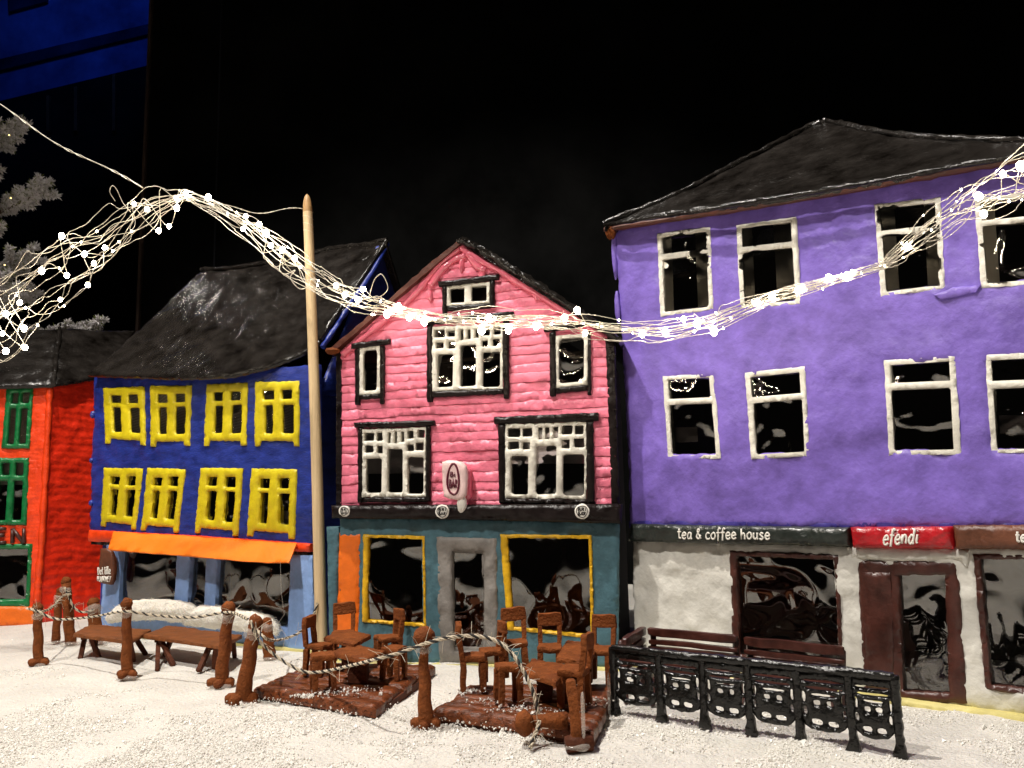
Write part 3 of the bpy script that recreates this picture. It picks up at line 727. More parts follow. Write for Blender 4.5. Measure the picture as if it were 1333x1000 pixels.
# fascia with round emblems
sheet('fascia', PINK, [PINK.loop([(430, 658), (618, 657), (809, 656), (808, 682), (600, 677), (430, 675)], .95)], 'blackpaint', ph, w=.95, thick=1.6, step=.3, edge=.35, bump=.10, bfreq=1.1)
for (x, y, r, t) in ((448, 665.5, 7.2, None), (575.5, 666, 9.2, None), (757.6, 666, 10, None)):
    d = sheet('emblem', PINK, [[PINK.px(x + r * math.cos(a) * .98, y + r * math.sin(a), 1.08) for a in np.linspace(2 * math.pi, 0, 20)[:-1]]], 'icing', ph, w=1.08, thick=.2, step=.2, edge=.06, bump=.01)
    d['label'] = 'round white emblem reading BRI BAR in black'
    pipe_ring(PINK, (x, y), (r * .72, r * .74), .032, 'blackpaint', d, 1.10, 'emblem_ring')
    piped('BRI', PINK, [(x - r * .48, y - r * .48), (x + r * .48, y - r * .48), (x + r * .48, y - r * .06), (x - r * .48, y - r * .06)], 'blackpaint', d, 1.10, r * .0042)
    piped('BAR', PINK, [(x - r * .5, y + r * .08), (x + r * .5, y + r * .08), (x + r * .42, y + r * .50), (x - r * .42, y + r * .50)], 'blackpaint', d, 1.10, r * .0042)
# teal shop front
tq = [(442, 674), (620, 676), (806, 680), (804, 871), (620, 866), (441, 861)]
WL = [(472, 696), (552, 698), (554, 817), (471, 810)]; WR = [(650.5, 696), (770, 697), (773, 832), (660, 820)]
DR = [(568, 699), (646, 701), (648, 866), (571, 864)]
OP = [(441, 694), (469, 695), (467, 842), (438, 842)]
sheet('shop_wall', PINK, [PINK.loop(tq)] + [PINK.loop(sub(WL, .06, .95, .03, .97)), PINK.loop(sub(WR, .05, .97, .03, .97)), PINK.loop(sub(DR, .1, .9, .05, .985)), PINK.loop(sub(OP, .12, .9, .04, .97))], 'teal', ph, w=-.05, thick=.8, step=.36, edge=.15, bump=.08, bfreq=.8, disp=lambda u, v: .035 * np.sin(u * 9 + vn(u * .5, v * .3, 2)))
for q, hs, nm in ((WL, (.085, .965, .035, .965), 's'), (WR, (.075, .965, .035, .965), 's')):
    o = sheet('shop_window', PINK, [PINK.loop(q, .18), PINK.loop(sub(q, *hs[:2], *hs[2:]), .18)], 'mustard', ph, w=.18, thick=.7, step=.3, edge=.14, bump=.05, jit=.04)
    pane(PINK, sub(q, .04, .97, .02, .98), o, -.25, .20, .16)
fr = sheet('door_frame', PINK, [PINK.loop([DR[0], DR[1], DR[2], DR[3]], .12), PINK.loop([(587, 717), (629, 718), (631, 848), (590, 848)], .12)], 'grey', ph, w=.12, thick=.9, step=.35, edge=.2, bump=.10, jit=.05)
dr = sheet('door', PINK, [PINK.loop([(584, 712), (633, 713), (635, 860), (586, 860)], -.35), PINK.loop([(590, 720), (627, 721), (629, 842), (592, 842)], -.35)], 'grey', ph, w=-.35, thick=.3, step=.4, edge=.08)
pane(PINK, [(588, 718), (630, 719), (631, 850), (590, 850)], dr, -.5, .20, .22)
sheet('side_door', PINK, [PINK.loop(OP, .0)], 'plinth_orange', ph, w=-.02, thick=.7, step=.4, edge=.12, bump=.06)
sheet('pilaster', PINK, [PINK.loop([(424, 686), (440, 686), (438, 862), (428, 862)], -.2)], 'teal', ph, w=-.3, thick=1.2, step=.4, edge=.15)
sheet('base_board', PINK, [PINK.loop([(430, 862), (810, 871), (810, 879), (430, 870)], .8)], 'yellowbase', ph, w=.8, thick=1.3, step=.6, edge=.15)
# projecting sign
so = sheet('hanging_sign', PINK, [PINK.loop([(575, 601), (586, 599), (600, 601), (606, 606), (608, 618), (606, 645), (600, 651), (585, 650), (577, 646), (575, 625)], 1.6)], 'signpink', ph, w=1.6, thick=.5, step=.25, edge=.2, bump=.06)
so['label'] = 'small white sign with a maroon oval reading Bi BAR'
sheet('sign_bracket', PINK, [PINK.loop([(601, 606), (609, 612), (610, 648), (603, 655)], 1.5)], 'pink_icing', so, w=1.0, thick=1.0, step=.3, edge=.2)
v, f = blob(PINK.P(601, 656, 1.15), (.45, .35, .75), .2); link('icing_drip', v, f, 'icing', so)
pipe_ring(PINK, (590, 624.5), (7.6, 20), .10, 'maroon', so, 1.63, 'sign_ring')
piped('Bi', PINK, [(586.5, 614.5), (592.5, 614.5), (592.5, 620.5), (586.5, 620.5)], 'maroon', so, 1.63, .055)
piped('BAR', PINK, [(584.8, 624), (595.2, 624), (594.8, 635.5), (585.6, 635.5)], 'maroon', so, 1.63, .06)
shell(PINK, .2, PINK.px(802, 800)[0] - .1, 28, 17, ph)
GPk = sheet('back_gable', PINK, [[(.4, 28.1), (PINK.px(798, 600)[0] - .6, 28.1), (PINK.px(601, 330)[0], PINK.px(601, 330)[1] - 1)]], 'interior', ph, w=-16, thick=.5, step=1.5, bump=0)

# ================================================================== purple house
pu = house('purple_house', 'large purple house with white windows over a white and brown shop front', PURP, 17, 8)
XW = [[(854.7, 304), (924, 295), (928, 403), (859, 412)], [(958, 293), (1036, 282), (1042.6, 395.6), (962.6, 401)], [(1137.7, 266), (1224, 256), (1230, 376), (1146, 385.7)], [(1268, 258), (1365, 247), (1372, 368), (1277, 375)],
      [(862, 490), (929, 486), (937.7, 597), (869, 598)], [(969, 485), (1047.6, 477), (1053, 594), (977, 598)], [(1150, 468.5), (1242.7, 463), (1251, 592), (1156.8, 593)], [(1282, 462), (1372, 457), (1378, 589), (1290, 590)]]
out = [(797, 298), (900, 279), (1000, 263), (1150, 237), (1333, 206), (1440, 188), (1440, 690), (1250, 688), (1100, 688), (950, 686), (819, 684), (815, 560), (808, 440), (803, 360)]
sheet('wall', PURP, [PURP.loop(out)] + [opening(PURP, q, .06) for q in XW], 'purple', pu, thick=.9, step=.42, bump=.10, bfreq=.45, edge=.25, jit=.05, disp=lambda u, v: .035 * fbm(u * 1.6, v * 1.6, 31, 2) + .03 * vn(u * .9, v * 3.0, 37))
for i, q in enumerate(XW):
    tr = .02 * (i % 3)
    o = window(PURP, q, [(.085, .915, .05, .255 + tr), (.09, .92, .325 + tr, .955)], 'white', pu, w=.10, thick=.7, edge=.10, jit=.035, amp=.15, freq=.42, panew=-.06 if i < 4 else -.18, hpw=14)
    if i < 4:
        a = (.27, .26, .30, .26)[i]; c = (.72, .62, .74, .9)[i]
        flat(PURP, sub(q, .03, a, .05, .95), o, 'curtain', 'curtain', -.20, bump=.02)
        flat(PURP, sub(q, c, .97, .05, .95), o, 'curtain', 'curtain', -.20, bump=.02)
    elif i in (4, 7):
        flat(PURP, sub(q, .15, .6, .62, .8), o, 'curtain', 'blind', -1.2, bump=.1)
sheet('string_course', PURP, [PURP.loop([(818, 678), (1000, 680), (1250, 681), (1440, 682), (1440, 691), (1100, 690), (818, 687)], .1)], 'purple_dark', pu, w=.06, thick=.9, step=.5, edge=.12, bump=.08)
SG = [([(819.4, 682.5), (960, 685), (1103.6, 687), (1103.6, 711.5), (960, 708.5), (816.5, 705)], 'darkgreen', 'dark green sign board reading tea & coffee house'), ([(1106, 686.5), (1238, 686), (1240, 715), (1109, 713.5)], 'signred', 'red sign board reading efendi'), ([(1240, 684), (1440, 684), (1440, 717), (1243, 715)], 'brownsign', 'brown sign board with white letters cut by the edge')]
bo = []
for q, mt, lb in SG:
    o = sheet('sign_board', PURP, [PURP.loop(q, .9)], mt, pu, w=.9, thick=1.7, step=.28, edge=.3, bump=.08, bfreq=1.0); o['label'] = lb; bo.append(o)
piped('tea & coffee house', PURP, [(882, 687), (1002, 688), (1002, 705), (882, 704)], 'icing', bo[0], .95, .072)
piped('efendi', PURP, [(1150, 689), (1195, 688.5), (1196, 711), (1151, 712)], 'icing', bo[1], .95, .08, slant=.22)
piped('tea & coffee', PURP, [(1322, 691), (1412, 691), (1412, 708), (1322, 708)], 'icing', bo[2], .95, .08)
SW = [(949, 716.5), (1090, 722), (1097, 872), (953, 858)]
DQ = [(1115.6, 730), (1245.6, 731), (1259, 917), (1124, 908)]
RW = [(1266, 722), (1385, 722), (1397, 912), (1282, 899)]
wq = [(821, 703), (960, 706), (1110, 711), (1440, 715), (1440, 951), (1333, 934), (1180, 912), (1000, 886), (826, 862)]
sheet('shop_wall', PURP, [PURP.loop(wq)] + [PURP.loop(sub(q, .04, .96, .03, .97)) for q in (SW, DQ, RW)], 'wallwhite', pu, w=-.05, thick=.85, step=.36, bump=.15, bfreq=.8, edge=.2)
sheet('shop_lintel', PURP, [PURP.loop([(1100, 712), (1245, 715), (1262, 716), (1258, 740), (1248, 728), (1180, 731), (1108, 727)], .22)], 'wallwhite', pu, w=.22, thick=.5, step=.3, edge=.2, bump=.1)
for q, hs in ((SW, (.06, .965, .05, .95)), (RW, (.07, .95, .035, .955))):
    o = sheet('shop_window', PURP, [PURP.loop(q, .10), PURP.loop(sub(q, *hs[:2], *hs[2:]), .10)], 'brownframe', pu, w=.10, thick=.8, step=.3, edge=.15, bump=.05, jit=.04)
    pane(PURP, sub(q, .03, .97, .02, .98), o, -.38, .17, .20)
do = sheet('door', PURP, [PURP.loop(DQ, .06), PURP.loop([(1169, 749), (1229.5, 749), (1235, 903), (1175, 900)], .06)], 'brownframe', pu, w=.06, thick=.8, step=.3, edge=.16, bump=.05, jit=.04, disp=lambda u, v: -.10 * (np.abs(u - PURP.px(1162, 800)[0]) < .12))
pane(PURP, [(1165, 745), (1233, 745), (1239, 908), (1171, 904)], do, -.4, .10, .22)
sheet('door_board', PURP, [PURP.loop([(1122, 745), (1159, 746), (1164, 900), (1129, 896)], .16)], 'brownframe', do, w=.14, thick=.2, step=.4, edge=.1)
sheet('base_board', PURP, [PURP.loop([(822, 861), (1440, 950), (1440, 962), (822, 869)], .9)], 'yellowbase', pu, w=.9, thick=1.6, step=.6, edge=.15, disp=lambda u, v: .15 * vn(u * .3, v, 2))
uRp = PURP.px(1438, 600)[0]
shell(PURP, .1, uRp, 34.5, 19, pu, outer='purple')
e0 = PURP.P(787, 293, 1.3); e1 = PURP.P(1333, 204, 1.3); ap = PURP.P(1075, 158, -9.5)
RP = plane3(e0, e1, ap)
ro = [(784, 291), (850, 281), (930, 269.5), (1000, 259), (1150, 233.5), (1260, 213), (1333, 201), (1440, 184), (1440, 186), (1333, 183), (1250, 181), (1180, 177), (1120, 167), (1075, 157), (1050, 167), (1000, 193), (940, 222), (860, 262), (800, 286)]
ro = [p for p in ro if p != (1440, 184)]; ro[ro.index((1440, 186))] = (1440, 184.5)
sheet('roof', RP, [RP.loop(ro)], 'roofblack', pu, thick=.5, step=.42, jit=.08, edge=.2, bump=.08, bfreq=.5)
for pts, r in (((786, 291), (860, 261), (900, 243), (940, 222), (1000, 192), (1050, 166), (1075, 158)), .26), (((1075, 157), (1120, 166), (1180, 176), (1250, 180), (1333, 182), (1435, 184)), .26), (((786, 293), (900, 276), (1000, 260), (1150, 234), (1260, 214), (1420, 188)), .2):
    c_ = spline([RP.P(x, y, .1) for x, y in pts], 9)
    v, f = tube(c_, [r * (.75 + .5 * rng.random()) for _ in c_], 8, jit=.2); link('roof_edge_icing', v, f, 'roofblack', pu)
c_ = spline([PURP.P(x, y, .75) for x, y in ((788, 299), (900, 281), (1000, 265.5), (1150, 239.5), (1260, 219), (1420, 192))], 9)
v, f = tube(c_, [.24 + .14 * rng.random() for _ in c_], 8, jit=.15); link('eave_edge', v, f, 'roofred', pu)
v, f = blob(PURP.P(795, 301, .7), (.5, .5, .8), .3); link('eave_end', v, f, 'ginger', pu)
# remaining slopes close the roof
b0 = PURP.pt(-.8, 35.5, -19.5); b1 = PURP.pt(uRp + .5, 34.8, -19.5); r1 = PURP.P(1435, 185, -9.5)
low = Vector((0, 0, -.4))
q = [e0 + low * .5, ap + low, b0]; link('roof_hip', q + [p + low for p in q], [[0, 1, 2], [5, 4, 3], [0, 3, 4, 1], [1, 4, 5, 2], [2, 5, 3, 0]], 'roofblack', pu, smooth=False)
q = [ap + low, r1 + low, b1, b0]; link('roof_back', q + [p + low for p in q], [[0, 1, 2, 3], [7, 6, 5, 4], [0, 4, 5, 1], [1, 5, 6, 2], [2, 6, 7, 3], [3, 7, 4, 0]], 'roofblack', pu, smooth=False)
# peeled icing flap under a window and glue runs
sheet('icing_flap', PURP, [PURP.loop([(1215, 384), (1240, 374), (1276, 371), (1270, 380), (1240, 388), (1225, 390)], .3)], 'purple', pu, w=.35, thick=.3, step=.25, edge=.1)
for (x, y, a, b) in ((800, 330, .3, 2.6), (804, 400, .28, 1.6)):
    v, f = blob(PURP.P(x, y, .0), (a, .3, b), .15); link('icing_drip', v, f, 'purple', pu)

# ================================================================== red house
rh = house('red_house', 'red house with green windows and orange plinth at the left edge', REDF, 0, 6)
R1 = [(8, 505), (43, 504), (38, 584), (1, 584)]; R2 = [(-8, 596), (37, 596), (34, 684), (-14, 684)]; R3 = [(-60, 708), (41.6, 708), (38, 791), (-62, 791)]
comb = lambda u, v: .06 * np.sin(v * 12 + 2 * vn(u * .6, v * .8, 4)) * (.6 + .4 * vn(u, v * .5, 8))
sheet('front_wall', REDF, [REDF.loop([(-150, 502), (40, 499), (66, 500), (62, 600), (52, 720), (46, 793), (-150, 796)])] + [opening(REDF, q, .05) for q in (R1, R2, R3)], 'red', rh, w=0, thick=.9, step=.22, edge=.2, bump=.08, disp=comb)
sheet('side_wall', REDS, [REDS.loop([(66, 500), (140, 488), (140, 799), (46, 812), (56, 660)])], 'shadedred', rh, w=.1, thick=.8, step=.3, edge=.15, bump=.08, disp=lambda u, v: .05 * np.sin(v * 6.5 + 2 * vn(u * .3, v * .5, 4) + u * .3))
c_ = spline([REDF.P(x, y, .1) for x, y in ((65, 502), (62, 560), (58, 640), (53, 720), (49, 770), (48, 792))], 10)
v, f = tube(c_, [.42 * (.7 + .5 * abs(float(vn(i * .4, 2, 6)))) for i in range(len(c_))], 9, jit=.12); link('corner_icing', v, f, 'red', rh, angle=180)
gh_ = [(.22, .45, .08, .26), (.60, .86, .08, .26), (.18, .42, .34, .93), (.58, .84, .34, .93)]
for q in (R1, R2):
    o = window(REDF, q, gh_, 'green', rh, w=.25, edge=.2, jit=.05)
    flat(REDF, sub(q, .1, .9, .05, .95) if q is R1 else sub(q, .1, .9, .05, .4), o, 'curtain', 'perforated' if q is R1 else 'curtain', -.8, bump=.1)
o = sheet('shop_window', REDF, [REDF.loop(R3, .2), REDF.loop([(-54, 716), (36, 715), (33, 780), (-55, 781)], .2)], 'green', rh, w=.2, thick=.8, step=.35, edge=.2, bump=.05)
pane(REDF, sub(R3, .03, .97, .03, .97), o, -.25, .22, .2)
sheet('plinth', REDF, [REDF.loop([(-150, 789), (48, 790), (46, 814), (-150, 817)], .35)], 'plinth_orange', rh, w=.35, thick=1.2, step=.4, edge=.15)
piped('DEN', REDF, [(-30, 688), (31, 688), (31, 707), (-30, 707)], 'brownframe', rh, .2, .26)
ea = REDF.P(-150, 502, 1.0); eb = REDF.P(70, 500, 1.0); ra_ = REDF.P(78, 427, -8)
R_F = plane3(ea, eb, ra_)
sheet('roof', R_F, [R_F.loop([(-160, 503), (0, 503), (69, 501), (74, 465), (78, 427), (30, 430), (-160, 436)])], 'roofblack', rh, thick=.5, step=.6, bump=.12, jit=.08, edge=.2)
e2 = REDS.P(136, 488, .6)
R_S = plane3(eb, e2, ra_)
sheet('roof_hip', R_S, [R_S.loop([(69, 501), (140, 489), (176, 430), (130, 430), (78, 426), (73, 465)])], 'roofblack', rh, w=.0, thick=.5, step=.6, bump=.12, jit=.08, edge=.2)
c_ = spline([R_F.P(x, y, .1) for x, y in ((69, 501), (72, 478), (75, 452), (78, 427))], 6)
v, f = tube(c_, [.2 + .15 * rng.random() for _ in c_], 8, jit=.2); link('hip_icing', v, f, 'roofblack', rh)
uA = REDF.px(-150, 600)[0]; uB = REDF.px(60, 600)[0]
shell(REDF, uA + .2, uB - 1.2, 26, 13, rh)

# ================================================================== pole, hanging sign, cotton
pb = ground(419, 856)
top = at_depth(399.5, 253, pb.y - .3)
po = thing('wooden_pole', 'tall pale round wooden pole between the blue and pink houses', 'pole', pb)
n = 24; pts = [pb.lerp(top, i / n) + Vector((.12 * math.sin(i / n * 3), 0, 0)) for i in range(n + 1)]
v, f = tube(pts[:-1], [.60 - .13 * i / n for i in range(n)], 16, jit=.01); link('shaft', v, f, 'stick', po, angle=70)
k0 = pts[-2]; d = (pts[-1] - k0); tp = [k0 + d * (i / 8) for i in range(9)]
v, f = tube(tp, [.472 * math.sqrt(max(.02, 1 - (i / 8) ** 2.2)) for i in range(9)], 16); link('tip', v, f, 'sticktip', po, angle=70)
c_ = [k0 - d * .05 * i + Vector((.49 * math.cos(i * .8), .49 * math.sin(i * .8), 0)) for i in range(26)]
v, f = tube(c_, .03, 5); link('wire_wrap', v, f, 'wire', po)

HS = Plane(BLUE.P(138, 740, 1.3), BLUE.U * .93 + BLUE.N * -.25, (0, 0, 1))
hs = sheet('hanging_sign', HS, [HS.loop([(130, 714), (139, 714.5), (144, 718), (148, 728), (148.5, 745), (147, 755), (144, 761.5), (134, 760.5), (127, 757.5), (126.5, 748), (128.5, 733)])], 'brownsign', None, thick=.5, step=.25, edge=.15, bump=.04)
tag(hs, 'brown hanging sign with white handwriting beside the orange awning', 'sign')
piped('Det lille', HS, [(127.5, 738.5), (143.5, 737), (144, 747.5), (127.5, 748.5)], 'icing', hs, .03, .055)
piped('HJØRNET', HS, [(127, 750), (144.8, 750.5), (143.5, 758), (126.8, 757)], 'icing', hs, .03, .055)

def cotton(px, label, seed):
    """loose wad of fleece lying along the shop sill: a lumpy body plus stray fibres"""
    rs = np.random.RandomState(seed); parts = []
    P = [BLUE.P(x, y, .9) for x, y, *_ in px]
    c_ = spline(P, 8); V = []; ns = 22; n = len(c_)
    R = np.interp(np.linspace(0, len(px) - 1, n), range(len(px)), [q[2] for q in px])
    for i in range(n):
        for k in range(ns):
            a = 2 * math.pi * k / ns; r = R[i] * (1 + .20 * float(fbm(i * .22 + seed, k * .55, seed, 3)))
            e = 1 if 0 < i < n - 1 else .3
            V.append(tuple(c_[i] + BLUE.N * (math.cos(a) * r * .75 * e) + Vector((0, 0, math.sin(a) * r * e))))
    Fc = [[i * ns + k, i * ns + (k + 1) % ns, (i + 1) * ns + (k + 1) % ns, (i + 1) * ns + k] for i in range(n - 1) for k in range(ns)] + [list(range(ns))[::-1], [(n - 1) * ns + k for k in range(ns)]]
    o = tag(link('cotton_snow', np.array(V), Fc, 'cotton', None, angle=180), label, 'cotton snow', 'cotton snow on the shop sill')
    fib = []
    for _ in range(900):
        i = rs.randint(n); k = rs.randint(ns); b = Vector(V[i * ns + k]); out = (b - c_[i]).normalized()
        t = Vector(rs.normal(size=3)).normalized(); t = (t - out * t.dot(out) * .7).normalized()
        L = rs.uniform(.3, .9); 
        fib.append(tube([b - t * L / 2 + out * -.03, b + out * rs.uniform(.02, .10), b + t * L / 2 + out * -.02], .012, 3, cap=False))
    v, f = merge(fib); tag(link('fibres', v, f, 'cotton', o), None, kind='stuff')
cotton([(140, 806, .5), (158, 798, .95), (185, 794, 1.1), (215, 795, 1.1), (246, 797, 1.0), (258, 803, .5)], 'left wad of white cotton snow on the blue shop sill', 3)
cotton([(240, 807, .5), (258, 803, 1.0), (290, 804, 1.15), (320, 808, 1.05), (348, 813, .95), (362, 821, .45)], 'right wad of white cotton snow on the blue shop sill', 8)

# ================================================================== picnic tables by the blue house
def picnic(top_px, legs_px, label, zt):
    TP = Plane((0, 0, zt), (1, 0, 0), (0, 1, 0))
    L = TP.loop(top_px); c = np.mean(L, 0)
    o = thing('picnic_table', label, 'table', (c[0], c[1], 0), 'trestle tables in front of the blue house')
    sheet('table_top', TP, [L], 'tablewood', o, w=0, thick=.38, step=.4, edge=.12, bump=.05, jit=.05)
    for (fx, fy, sx) in legs_px:
        b = ground(fx, fy, -.05); q = quad_uv(L, *sx); t = Vector((q[0], q[1], zt - .3))
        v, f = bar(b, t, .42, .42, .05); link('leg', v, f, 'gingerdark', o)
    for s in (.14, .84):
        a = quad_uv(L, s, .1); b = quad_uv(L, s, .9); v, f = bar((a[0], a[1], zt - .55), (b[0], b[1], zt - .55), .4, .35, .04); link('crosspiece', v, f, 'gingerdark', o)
def quad_uv(L, s, t):
    a, b, c, d = [np.array(k) for k in L]
    return (a * (1 - s) + b * s) * (1 - t) + (d * (1 - s) + c * s) * t
picnic([(118, 812), (197, 819), (170, 834), (95, 824)], [(104, 859, (.12, .65)), (129, 858, (.25, .8)), (124, 846, (.16, .2)), (190, 853, (.8, .3)), (174, 862, (.92, .8)), (163, 850, (.8, .2))], 'brown trestle table nearest the red house, left of the pair', 2.45)
picnic([(218, 813.5), (315, 826), (288, 840), (186, 826)], [(204, 873, (.1, .65)), (226, 867, (.18, .85)), (214, 855, (.15, .15)), (258, 875, (.8, .7)), (279, 870, (.9, .85)), (306, 856, (.92, .15))], 'brown trestle table nearest the pole, right of the pair', 2.35)

# ================================================================== fence posts and ropes
def post(base, topp, label, r=.40, foot=True, glue=True, hr=None, dz=0.0, plump=False, bz=None):
    b = ground(*base); t = at_depth(topp[0], topp[1], b.y + dz)
    o = thing('fence_post', label, 'post', b, 'brown dough fence posts')
    H = (t - b); hr = hr or r * 1.25
    n = 12; P = [b + H * (i / n * .9) + Vector((.05 * math.sin(i * 1.3), 0, 0)) for i in range(n + 1)]
    R = [r * (1.12 - .2 * i / n + .1 * rng.random()) for i in range(n + 1)] if not plump else [r * (1.35 - .75 * i / n) for i in range(n + 1)]
    v, f = tube(P, R, 10, jit=.06); link('shaft', v, f, 'ginger', o, angle=180)
    v, f = blob(b + H * .93, (hr, hr, hr * (1.0 if not plump else .95)), .14); link('head', v, f, 'ginger', o, angle=180)
    if foot:
        for a in (rng.uniform(-.3, .3), rng.uniform(1.2, 1.8)):
            d = Vector((math.cos(a), math.sin(a), 0)) * r * 2.3
            v, f = tube(spline([b - d + Vector((0, 0, r * .7)), b + Vector((0, 0, r * .85)), b + d + Vector((0, 0, r * .7))], 4), [r * .55] + [r * .85] * 7 + [r * .6], 9, jit=.08); link('foot', v, f, 'ginger', o, angle=180)
    if glue:
        v, f = blob(b + H * .80 + Vector((0, -r * .3, 0)), (r * 1.25, r * 1.2, r * .9), .25); link('glue', v, f, 'glue', o, angle=180)
        v, f = blob(b + Vector((r * .2, -r * .8, r * .1)), (r * 2.2, r * 1.2, r * .45), .25); link('glue', v, f, 'glue', o, angle=180)
    return o
post((50, 866), (49, 786), 'slim brown post at the left end of the rope fence')
post((165, 882), (165, 779), 'brown post in front of the left trestle table')
post((287, 894), (299, 784), 'brown post at the right end of the right trestle table', r=.46)
post((314, 916), (334, 802), 'brown leaning post in front of the pole beside the left deck', r=.5, hr=.56)
post((554, 948), (551, 820), 'tapered brown post with a round head between the two decks', r=.42, hr=.72, plump=True, glue=True)
post((92, 838), (85, 751), 'tall brown post against the red side wall', r=.5, foot=False, hr=.5)
post((72, 836), (78, 764), 'thin bent brown post leaning on the tall one', r=.38, foot=False, hr=.36)
post((125, 838), (122, 781), 'short brown post behind the left trestle table', r=.62, foot=False, hr=.6)
post((351, 858), (347, 806), 'short brown post behind the leaning post, below the blue pillar', r=.5, foot=False, hr=.45)
post((521, 866), (519, 791), 'thin brown spike in front of the left teal shop window', r=.26, foot=False, glue=False, hr=.22)
# broken post in the right foreground
fb = ground(752, 976)
fo = thing('broken_post', 'broken brown post in glue in the right foreground', 'post', fb, 'brown dough fence posts')
v, f = bar(fb + Vector((0, 0, .3)), at_depth(742, 884, fb.y + .4), .75, .6, .10, 5); link('shaft', v, f, 'ginger', fo)
v, f = tube([fb + Vector((-.7, -.1, .35)), fb + Vector((0, 0, .4)), fb + Vector((.9, .1, .35))], [.45, .55, .45], 10, jit=.1); link('foot', v, f, 'gingerdark', fo, angle=180)
v, f = blob(fb + Vector((.05, -.45, .25)), (.7, .3, .22), .3); link('glue', v, f, 'glue', fo, angle=180)
v, f = blob(fb + Vector((.35, -.35, 1.9)), (.14, .12, 1.3), .25); link('glue', v, f, 'glue', fo, angle=180)
la = at_depth(676, 941, fb.y + 1.2); lb = at_depth(738, 938, fb.y + 1.6)
lo2 = thing('fallen_post', 'snapped brown post lying sideways with its round head to the left', 'post', (la.x, la.y, 0), 'brown dough fence posts')
v, f = tube([la, la.lerp(lb, .3), la.lerp(lb, .7), lb], [.30, .36, .46, .55], 10, jit=.08); link('shaft', v, f, 'ginger', lo2, angle=180)
v, f = blob(la + Vector((.3, -.1, 0)), (.58, .6, .75), .15); link('head', v, f, 'ginger', lo2, angle=180)

def rope(px, label, r=.078, pitch=.9, fray=26):
    """two-ply twisted cord, px = (x, y, depth point given by ground pixel row or y in cm)"""
    P = spline([at_depth(x, y, yy) for x, y, yy in px], 24)
    o = thing('rope', label, 'rope', (P[0].x, P[0].y, 0), 'twisted cords of the rope fence')
    acc = 0; A = []; B = []; C = []
    for i, p in enumerate(P):
        if i: acc += (p - P[i - 1]).length
        t = P[min(i + 1, len(P) - 1)] - P[max(i - 1, 0)]; x, y, d = frame_of(t)
        a = acc / pitch * 2 * math.pi
        for lst, ph_ in ((A, 0), (B, 2.1), (C, 4.2)):
            lst.append(p + (x * math.cos(a + ph_) + y * math.sin(a + ph_)) * r * .85)
    for lst, mt, nm in ((A, 'ropelight', 'light_strand'), (B, 'ropedark', 'dark_strand'), (C, 'ropelight', 'light_strand')):
        v, f = tube(lst, r * (.70 if lst is not B else .86), 6); link(nm, v, f, mt, o, angle=180)
    fib = []
    for _ in range(fray):
        p = P[rng.randrange(len(P))]; d = Vector((rng.gauss(0, 1), rng.gauss(0, .6), rng.gauss(0, .8))).normalized()
        q = d * rng.uniform(.3, 1.2); fib.append(tube([p, p + q * .5 + Vector((0, 0, .08)), p + q], .016, 3))
    v, f = merge(fib); tag(link('frayed_fibres', v, f, 'ropelight', o), None, kind='stuff')
yy = lambda x, y: ground(x, y).y
A_, B_, C_, D_, E_ = yy(50, 866), yy(165, 882), yy(287, 894), yy(314, 916), yy(554, 948)
rope([(35, 792, A_ - .3), (47, 795, A_ - .9), (75, 806, A_ - .8), (120, 803, (A_ + B_) / 2 - .5), (162, 796, B_ - .8), (200, 801, B_ - .8), (250, 804, (B_ + C_) / 2 - .6), (297, 797, C_ - .8), (322, 806, D_ - .2)], 'black and cream twisted rope across the posts by the trestle tables', fray=60)
rope([(326, 808, D_ - .8), (336, 832, D_ - .7), (362, 856, D_ - 1), (392, 873, D_ - 1.6), (415, 875, D_ - 2), (450, 868, (D_ + E_) / 2 - 1), (490, 858, E_ - 1), (520, 850, E_ - .9), (553, 838, E_ - .8)], 'black and cream twisted rope sagging in front of the left deck', fray=40)
rope([(553, 838, E_ - .8), (580, 831, E_ - .8), (610, 828, E_ - .6), (640, 832, E_ - .6), (662, 846, E_ - .8), (678, 868, E_ - 1.0), (692, 896, E_ - 1.4), (702, 932, E_ - 1.6)], 'frayed rope drooping over the right deck tables', fray=60, r=.09)
rope([(413, 785, pb.y - .7), (406, 805, pb.y - 1), (392, 822, pb.y - 1.4), (372, 831, pb.y - 2.2), (350, 833, D_ - .2), (334, 820, D_ - .7)], 'short rope from the leaning post up to the wooden pole', fray=20)
rope([(92, 770, yy(92, 838) - .7), (80, 778, yy(92, 838) - 2), (66, 792, A_ + 3), (52, 797, A_ - .8)], 'short rope from the red wall post to the leftmost post', fray=30)
rope([(702, 938, fb.y + .8), (699, 950, fb.y + .7), (694, 962, fb.y + .5), (690, 974, fb.y + .2)], 'cut rope end hanging below the fallen post head', fray=14, r=.09)
rope([(84, 765, yy(92, 838) - .6), (96, 790, yy(92, 838) - .7), (108, 797, yy(125, 838) - .3), (122, 794, yy(125, 838) - .8)], 'short rope between the two posts beside the red wall', fray=12, r=.08)

